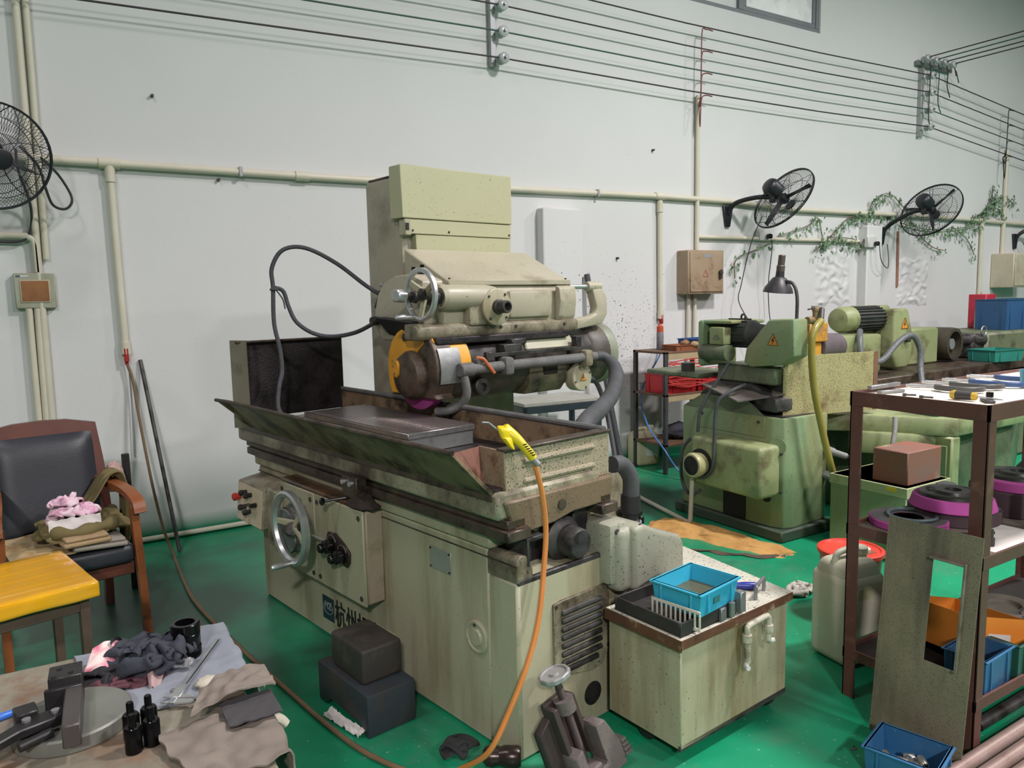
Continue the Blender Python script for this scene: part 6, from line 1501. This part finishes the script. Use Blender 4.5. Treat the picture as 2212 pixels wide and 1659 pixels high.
# coolant hose and nozzle stand
g = G(); g.tube([(4.1, 3.0, 1.42), (4.02, 2.99, 1.36), (4.0, 2.99, 1.25), (4.03, 2.99, 1.02), (4.1, 2.98, .76), (4.19, 2.97, .5), (4.3, 2.975, .28), (4.42, 2.975, .1), (4.55, 2.98, .03)], .022, 12); tag(g.ob('coolant_hose', mat('olive_yellow_hose', (152, 142, 72), .3, c2=(136, 126, 58), vs=6)), 'olive-yellow coolant hose hanging in front of the splash sheet', 'hose')
NZ = thing('coolant_nozzle', 'brass-coloured coolant nozzle at the top of the olive hose', 'nozzle', (4.14, 3.04, 1.4))
g = G(); g.cyl((-.04, -.04, .02), (.02, .0, .09), .016, n=12); g.cyl((.02, 0, .09), (-.02, .05, .1), .013, n=12); g.ob('elbow', DSTEEL, NZ)
g = G(); g.cyl((0, .03, -.06), (0, .03, .08), .02, n=12); g.cyl((-.07, .04, .02), (.0, .04, .02), .024, n=12); g.lathe((0, .03, .07), Z_, [(0, .02), (.02, .026), (.035, .02)], 14); g.ob('valve_body', mat('dusty_brass', (158, 134, 98), .5, .3), NZ)
g = G(); g.cyl((-.09, .02, .09), (-.0, .03, .1), .005, n=8); g.ob('lever', DSTEEL, NZ)
g = G(); g.box(.42, .62, .38, .5, -.16, -.02, .01); g.box(.4, .58, .4, .52, -.4, -.16, .01); g.ob('yellow_block', mat('worn_yellow_casting', (206, 152, 52), .5, c2=(176, 122, 40), vs=7, dirt=(110, 98, 90), da=.35, ds=7), NZ)
g = G(); g.cyl((.6, .5, -.2), (1.0, .6, -.22), .1, n=28); g.ob('wheel_head', mat('purple_grey_iron', (104, 94, 98), .6, c2=(84, 76, 78), vs=6), NZ)
# bed ledge of the second machine, coolant box under it
UB = thing('cylindrical_grinder', 'yellow-green cylindrical grinder with finned motor and open chuck', 'machine', (4.3, 2.6, 0))
def up_(nm, g, m, par=None, **k): return g.ob(nm, m, par or UB, **k)
bedp = [(.0, .75), (.19, .68), (.35, .5), (.54, .17), (.65, .0), (1.6, .0), (4.5, 1.2), (4.5, 2.2), (1.0, 2.2), (0, 1.2)]
g = G(); g.prism(bedp, 'z', .64, .76, .015, 2); up_('bed', g, GRN3)
g = G(); g.prism([(.7, .25), (1.6, .1), (4.4, 1.3), (4.4, 2.1), (1.1, 2.1), (.6, .9)], 'z', 0, .65, .02); up_('bed_foot', g, GRN2)
g = G(); g.box(.62, .72, .0, .3, .1, .64, .012); ep = up_('end_wall', g, GRN3)
g = G(); g.box(.612, .62, .03, .2, .2, .58, .02); up_('inspection_door', g, GRN, ep)
g = G(); g.prism([(.3, .5), (.5, .2), (.62, .1), (.62, .3), (.4, .6)], 'z', .5, .65, .02, 2); up_('bed_bracket', g, GRN3)
g = G(); g.prism([(1.0, 1.1), (4.4, 1.3), (4.4, 2.2), (1.0, 2.2)], 'z', .76, .86, .01); up_('slide_table', g, MATS['brown_oiled_iron'])
g = G(); g.box(1.3, 1.95, 1.35, 1.75, .88, 1.22, .025, seg=2); up_('headstock', g, GRN3)
g = G(); g.lathe((1.68, 1.6, 1.345), X_, [(0, .06), (.01, .1), (.05, .112), (.15, .115), (.16, .1), (.58, .1)], 32); mo = up_('drive_motor', g, MOTD)
g = G(); g.lathe((1.66, 1.6, 1.345), X_, [(0, .05), (.01, .1), (.05, .116), (.17, .118), (.17, .1)], 32); up_('fan_cowl', g, GRN3, mo)
for k in range(22):
    a = k * 2 * math.pi / 22; g = G(); g.box(1.84, 2.24, -.003, .003, .095, .116, .001, Matrix.Translation((0, 1.6, 1.345)) @ Matrix.Rotation(a, 4, 'X')); up_('fin', g, MOTD, mo)
g = G(); g.prism([(2.24, 1.43), (2.46, 1.43), (2.56, 1.15), (2.52, .92), (2.46, .88), (2.3, .88), (2.24, 1.0)], 'y', 1.42, 1.62, .025, 3); bg2 = up_('belt_guard', g, GRN3)
tri_sign(bg2, FY(2.4, 1.418, 1.29), .06, WARN)
g = G(); g.lathe((2.42, 1.42, 1.15), NY, [(0, .03), (.04, .03), (.045, .02)], 16); up_('knob', g, DSTEEL, bg2)
g = G(); g.box(2.1, 2.5, 1.62, 1.8, 1.2, 1.46, .02); up_('rear_cover', g, GRN3)
g = G(); g.box(2.5, 3.3, 1.6, 2.1, .86, 1.22, .02); up_('spindle_box', g, GRN3)
g = G(); g.lathe((3.5, 1.95, 1.04), (.05, -1, 0), [(0, .15), (.02, .17), (.36, .17), (.4, .162), (.4, .13), (.1, .125), (.1, .05), (.3, .045), (.3, .02)], 40); up_('chuck_hood', g, mat('sooty_bronze', (92, 86, 72), .4, .3, c2=(58, 54, 46), vs=5))
g = G(); g.cyl((3.51, 1.75, 1.04), (3.52, 1.58, 1.04), .055, n=20); up_('chuck', g, STEEL)
g = G(); g.box(3.95, 4.15, 1.6, 1.95, .86, 1.12, .02); g.cyl((3.85, 1.7, 1.06), (4.15, 1.6, 1.06), .06, n=20); up_('tailstock', g, DSTEEL)
g = G(); g.ring((4.1, 1.57, 1.15), NY, .05, .008, 24, 6); up_('tail_handle', g, GSTEEL)
g = G(); g.tube([(1.7, 1.4, 1.25), (1.55, 1.3, 1.2), (1.52, 1.25, 1.05), (1.7, 1.2, 1.0), (1.95, 1.2, 1.15), (2.15, 1.2, 1.2), (2.25, 1.18, 1.08), (2.22, 1.15, .9), (2.1, 1.05, .7)], .026, 12); up_('coolant_hose', g, mat('grey_corrugated_hose', (110, 114, 116), .45, c2=(80, 84, 86), vs=40))
g = G(); g.tube([(.2, .14, .8), (.17, .12, .72), (.1, .1, .56), (.0, .06, .44), (-.05, .0, .4)], .015, 10); up_('conduit', g, mat('ribbed_grey_conduit', (150, 150, 144), .5, c2=(110, 110, 106), vs=90))
g = G(); g.tube([(.02, .1, .6), (-.05, .02, .58), (-.1, -.12, .46), (-.08, -.2, .32), (.05, -.24, .27), (.16, -.24, .33)], .008, 8); up_('cable', g, GSTEEL)
g = G(); g.box(1.2, 1.7, .6, .75, .76, .8, .008); g.cyl((1.35, .55, .8), (1.75, .65, .82), .025, n=14); g.cyl((1.7, .62, .8), (1.7, .62, .87), .03, n=14); up_('lever_stop', g, DSTEEL)
g = G(); g.box(4.14, 6.5, 1.55, 2.3, .0, 1.13, .03); g.box(2.6, 6.5, .9, 1.5, 0, .76, .03); up_('rear_cabinet', g, mat('olive_green_enamel', (112, 122, 92), .5, c2=(96, 104, 78), vs=3, dirt=(70, 70, 54), da=.3))
g = G(); g.cyl((4.7, 1.2, .98), (5.4, 1.3, .98), .02, n=12); up_('push_rod', g, GSTEEL)
crate('plastic_tray', 'teal plastic tray standing on the ledge behind the rack leg', 'tray', (5.13, 2.8, .762), R(-8), .36, .24, .1, mat('teal_tray_plastic', (78, 160, 164), .4, c2=(64, 140, 144), vs=5), .006, .03, group='teal trays')
crate('plastic_tray', 'green-teal plastic tray under the chuck of the cylindrical grinder', 'tray', (8.2, 3.95, .862), R(-10), .42, .3, .12, mat('sea_green_plastic', (52, 138, 124), .45), .008, .03, group='teal trays')
CT = thing('coolant_box', 'pale green coolant box with rust-red flap under the machine ledge', 'tank', (4.12, 2.42, 0))
g = G(); g.box(0, .45, 0, .5, .0, .46, .008); g.ob('body', GRN, CT)
g = G(); g.box(-.004, .454, -.004, .504, .4, .46, .002); g.ob('top_band', mat('pale_yellow_green', (176, 182, 138), .5, dirt=(136, 110, 70), da=.25), CT)
g = G(); g.box(.05, .4, .03, .25, .46, .66, .006); g.ob('flap', mat('rust_red_primer', (148, 86, 66), .6, c2=(120, 100, 92), vs=5, dirt=(164, 160, 124), da=.25, ds=6), CT)
g = G(); g.box(-.006, -.0045, .06, .12, .43, .45); g.ob('paint_mark', WARNY, CT)
PM = thing('pump_motor', 'small grey pump motor on the coolant box corner', 'motor', (4.45, 2.38, .3))
g = G(); g.lathe((0, 0, 0), Z_, [(0, .05), (.1, .05), (.105, .06), (.14, .062), (.155, .055), (.16, .02)], 24); g.ob('housing', MOTD, PM)
g = G(); g.cyl((-.12, -.02, .1), (0, 0, .1), .016, n=12); g.box(-.03, .03, -.07, -.045, .03, .09, .006); g.ob('outlet', GSTEEL, PM)
# boxes on the far cabinet
for i, (x, y, w, h, m, lab) in enumerate(((9.2, 4.2, .36, .22, mat('navy_blue_plastic', (46, 88, 132), .5), 'tall blue plastic box on the far green cabinet'), (9.75, 4.3, .6, .22, mat('petrol_blue_plastic', (40, 98, 116), .5), 'petrol-blue plastic box at the far right edge'))):
    crate('storage_box', lab, 'box', (x, y + .2, 1.132), R(-6), w, .36, h + .12, m, .01, .02, group='boxes on the far cabinet')
g = G(); g.box(0, .22, 0, .2, 0, .36, .006); o = g.ob('red_box', mat('crimson_plastic', (200, 50, 70), .45)); o.location = (9.4, 4.66, 1.132); o.scale = (1, 1, 1.1); tag(o, 'crimson box standing behind the far blue box', 'box')
g = G(); g.lathe((0, 0, 0), Z_, [(0, .06), (.14, .06), (.15, .075), (.3, .085), (.3, .03)], 24); o = g.ob('foil_bag', mat('silver_foil', (216, 218, 220), .2, .6, c2=(170, 172, 176), vs=14, bump=1, bs=30)); o.location = (9.33, 4.6, 1.132); tag(o, 'silver foil bag left of the crimson box', 'bag')
g = G(); g.lathe((0, 0, 0), Z_, [(0, .06), (.22, .055), (.22, .05)], 20); o = g.ob('grey_cup', mat('pale_grey_plastic', (190, 194, 194), .5)); o.location = (9.17, 4.6, 1.132); tag(o, 'pale grey cylinder left of the foil bag', 'cup')
# shelf with red crates -------------------------------------------------
SR = thing('storage_shelf', 'brown shelf unit with red netted crates between wall and green grinder', 'shelf', (4.57, 4.9, 0))
WB = mat('rusty_brown_shelf', (112, 84, 62), .6, c2=(88, 64, 48), vs=6)
for x in (0, .72):
    for y in (0, .4):
        g = G(); g.box(x, x + .035, y, y + .035, 0, 1.1, .003); g.ob('post', mat('grey_black_post', (64, 64, 66), .6) if x == 0 else WB, SR)
for z in (.25, .7, 1.08):
    g = G(); g.box(0, .755, 0, .435, z, z + .02, .002); g.ob('board', WB, SR)
g = G(); g.box(.03, .73, -.004, 0, .655, .7, .001); g.box(.03, .73, -.004, 0, 1.03, 1.08, .001); g.ob('slotted_rail', mat('pale_slotted_angle', (176, 160, 124), .5), SR)
RC = mat('red_crate_plastic', (206, 36, 48), .45)
crate('plastic_crate', 'red plastic crate on the brown shelf, nearer the wall pipe', 'crate', (4.8, 5.08, .72), 0, .36, .3, .17, RC, .006, .02, group='red crates on the shelf')
crate('plastic_crate', 'red plastic crate on the brown shelf, nearer the green grinder', 'crate', (5.14, 5.08, .72), 0, .28, .3, .17, RC, .006, .02, group='red crates on the shelf')
NT = mat('red_net_cord', (196, 66, 60), .6)
random.seed(4)
g = G()
for i in range(26):
    z = random.uniform(.8, 1.02)
    g.tube([(4.6, 4.89, z), (4.85, 4.88, z + random.uniform(-.06, .04)), (5.28, 4.89, z + random.uniform(-.08, .05))], .004, 4, 3)
o = tag(g.ob('cord_netting', NT), 'tangle of red plastic strands across the shelf front', 'netting', None, 'stuff')
crate('plastic_tray', 'shallow blue tray on top of the brown shelf', 'tray', (5.18, 5.1, 1.1), R(4), .3, .26, .09, mat('cobalt_plastic', (44, 84, 150), .45), .006, .02, group='trays on the brown shelf')
crate('plastic_tray', 'shallow rust-orange tray at the front of the brown shelf top', 'tray', (4.88, 5.02, 1.1), R(-3), .3, .2, .05, mat('orange_brown_plastic', (150, 90, 60), .5), .006, .02, group='trays on the brown shelf')
SP = thing('spray_can', 'slim spray can with red top standing on the brown shelf', 'can', (4.78, 5.2, 1.1))
g = G(); g.lathe((0, 0, 0), Z_, [(0, .03), (.004, .033), (.15, .033), (.16, .03)], 22); g.ob('body', mat('grey_can_print', (146, 146, 150), .4, c2=(90, 90, 96), vs=30), SP)
g = G(); g.lathe((0, 0, .16), Z_, [(0, .031), (.05, .031), (.058, .022), (.066, .016), (.075, .012)], 22); g.ob('cap', mat('orange_red_cap', (196, 82, 52), .4), SP)
for i, (x, y, r, m, lab) in enumerate(((4.95, 4.93, .035, BEIGE, 'beige rag lump at the shelf top front'), (5.02, 4.95, .035, DKR, 'dark rag ball beside the beige lump'), (5.12, 4.95, .045, PAPER, 'crumpled white wrapping on the shelf top'), (5.0, 5.1, .04, mat('wood_scrap', (150, 116, 80), .7), 'brown wood scrap in the shelf top tray'))):
    lump('shelf_scrap', None, m, (x, y, 1.15), r * 1.2, r, r * .8, i + 2, 12); tag(D.objects['shelf_scrap' + ('.%03d' % i if i else '')], lab, 'scrap', 'scraps on the shelf top')
lump('tool_bag', None, mat('blue_black_bag', (40, 46, 62), .8, c2=(58, 50, 48), vs=9), (4.95, 5.1, .335), .2, .12, .08, 9, 16); tag(D.objects['tool_bag'], 'dark blue cloth bag on the lowest shelf board', 'bag')
g = G(); g.tube([(5.07, 5.5, 1.31), (5.03, 5.46, 1.05), (4.75, 5.42, .7), (4.53, 5.1, .45), (4.5, 4.84, .25), (4.54, 4.7, .08), (4.55, 4.5, .012), (4.4, 4.25, .012), (4.3, 4.15, .012)], .007, 8); tag(g.ob('blue_air_line', mat('blue_pu_hose', (66, 128, 196), .3)), 'thin blue air line dropping from the wall valve past the shelf', 'hose')
# stool table behind the grinder ----------------------------------------
BT2 = thing('steel_table', 'dark green steel table with pale top behind the grinder', 'table', (3.06, 4.85, 0), R(-4))
DG = mat('blue_black_paint', (50, 62, 68), .45)
g = G(); g.box(0, .72, 0, .45, .755, .785, .004); g.ob('top', mat('pale_grey_top', (176, 176, 166), .5, c2=(150, 148, 138), vs=5, speck=.3), BT2)
for a in ((0, .72, 0, .03), (0, .72, .42, .45), (0, .03, 0, .45), (.69, .72, 0, .45)):
    g = G(); g.box(*a, .7, .755, .002); g.ob('rail', DG, BT2)
for x in (0, .68):
    for y in (0, .41):
        g = G(); g.box(x, x + .04, y, y + .04, 0, .7, .002); g.ob('leg', DG, BT2)
CB = mat('brown_cardboard', (168, 136, 98), .8)
g = G(); g.box(0, .3, 0, .3, 0, .42, .004); o = g.ob('cardboard_box', CB); o.location = (3.0, 3.4, 0); o.rotation_euler = (0, 0, R(8)); tag(o, 'brown cardboard box tucked behind the grinder trough', 'box')
o.location = (2.86, 3.6, 0)
# sawdust and floor conduit ----------------------------------------------
SAW = mat('sawdust', (212, 166, 98), .95, c2=(190, 140, 78), vs=9, dirt=(150, 104, 60), da=.22, ds=5, bump=1., bs=240)
def saw(u, v):
    t_ = v * 2 - 1
    cx = 3.42 + .12 * sin(u * 3.2); y = 3.93 - 1.03 * u
    xa = 3.30 + .32 * u ** .8; xb = 3.62 + .12 * u
    if u < .1: xa += (.1 - u) * 2
    x = xa + (xb - xa + .12) * v + .05 * nz(u * 7, v * 3, 2)
    e = (1 - abs(2 * v - 1) ** 2.2) * (1 - abs(2 * u - 1) ** 4)
    return Vector((x, y + .03 * nz(u * 5, v * 5, 6), -.004 + .075 * e * (1 - .55 * u) * (.8 + .5 * nz(u * 6, v * 4, 1)) + .008 * nz(u * 22, v * 14, 5)))
g = G(); g.sheet(saw, 60, 34); tag(g.ob('sawdust_heap', SAW, ang=80), 'orange-brown sawdust heaped on the floor before the green grinder', 'sawdust', None, 'stuff')
FD = mat('dark_floor_dirt', (96, 82, 66), .9, c2=(70, 60, 50), vs=12)
g = G(); g.sheet(lambda u, v: Vector((3.12 + .5 * u + .1 * v + .05 * nz(u * 9, v * 3, 4), 3.6 - .66 * u - .16 * v * (1 - abs(2 * u - 1) ** 3) + .05 * nz(u * 6, v * 4, 7), .003 + .006 * sin(math.pi * v) * sin(math.pi * u))), 40, 10); tag(g.ob('sawdust_dirt', FD, ang=80), 'dark dirt fringe along the sawdust heap', 'dirt', None, 'stuff')
g = G(); g.tube([(4.12, 5.3, .02), (3.9, 4.65, .02), (3.69, 3.76, .02), (3.67, 3.7, .024), (3.675, 3.69, .05), (3.69, 3.69, .34)], .016, 10, sm=False); tag(g.ob('floor_conduit', mat('floor_pvc', (206, 200, 184), .5)), 'white conduit crossing the floor and turning up to the green grinder', 'pipe')
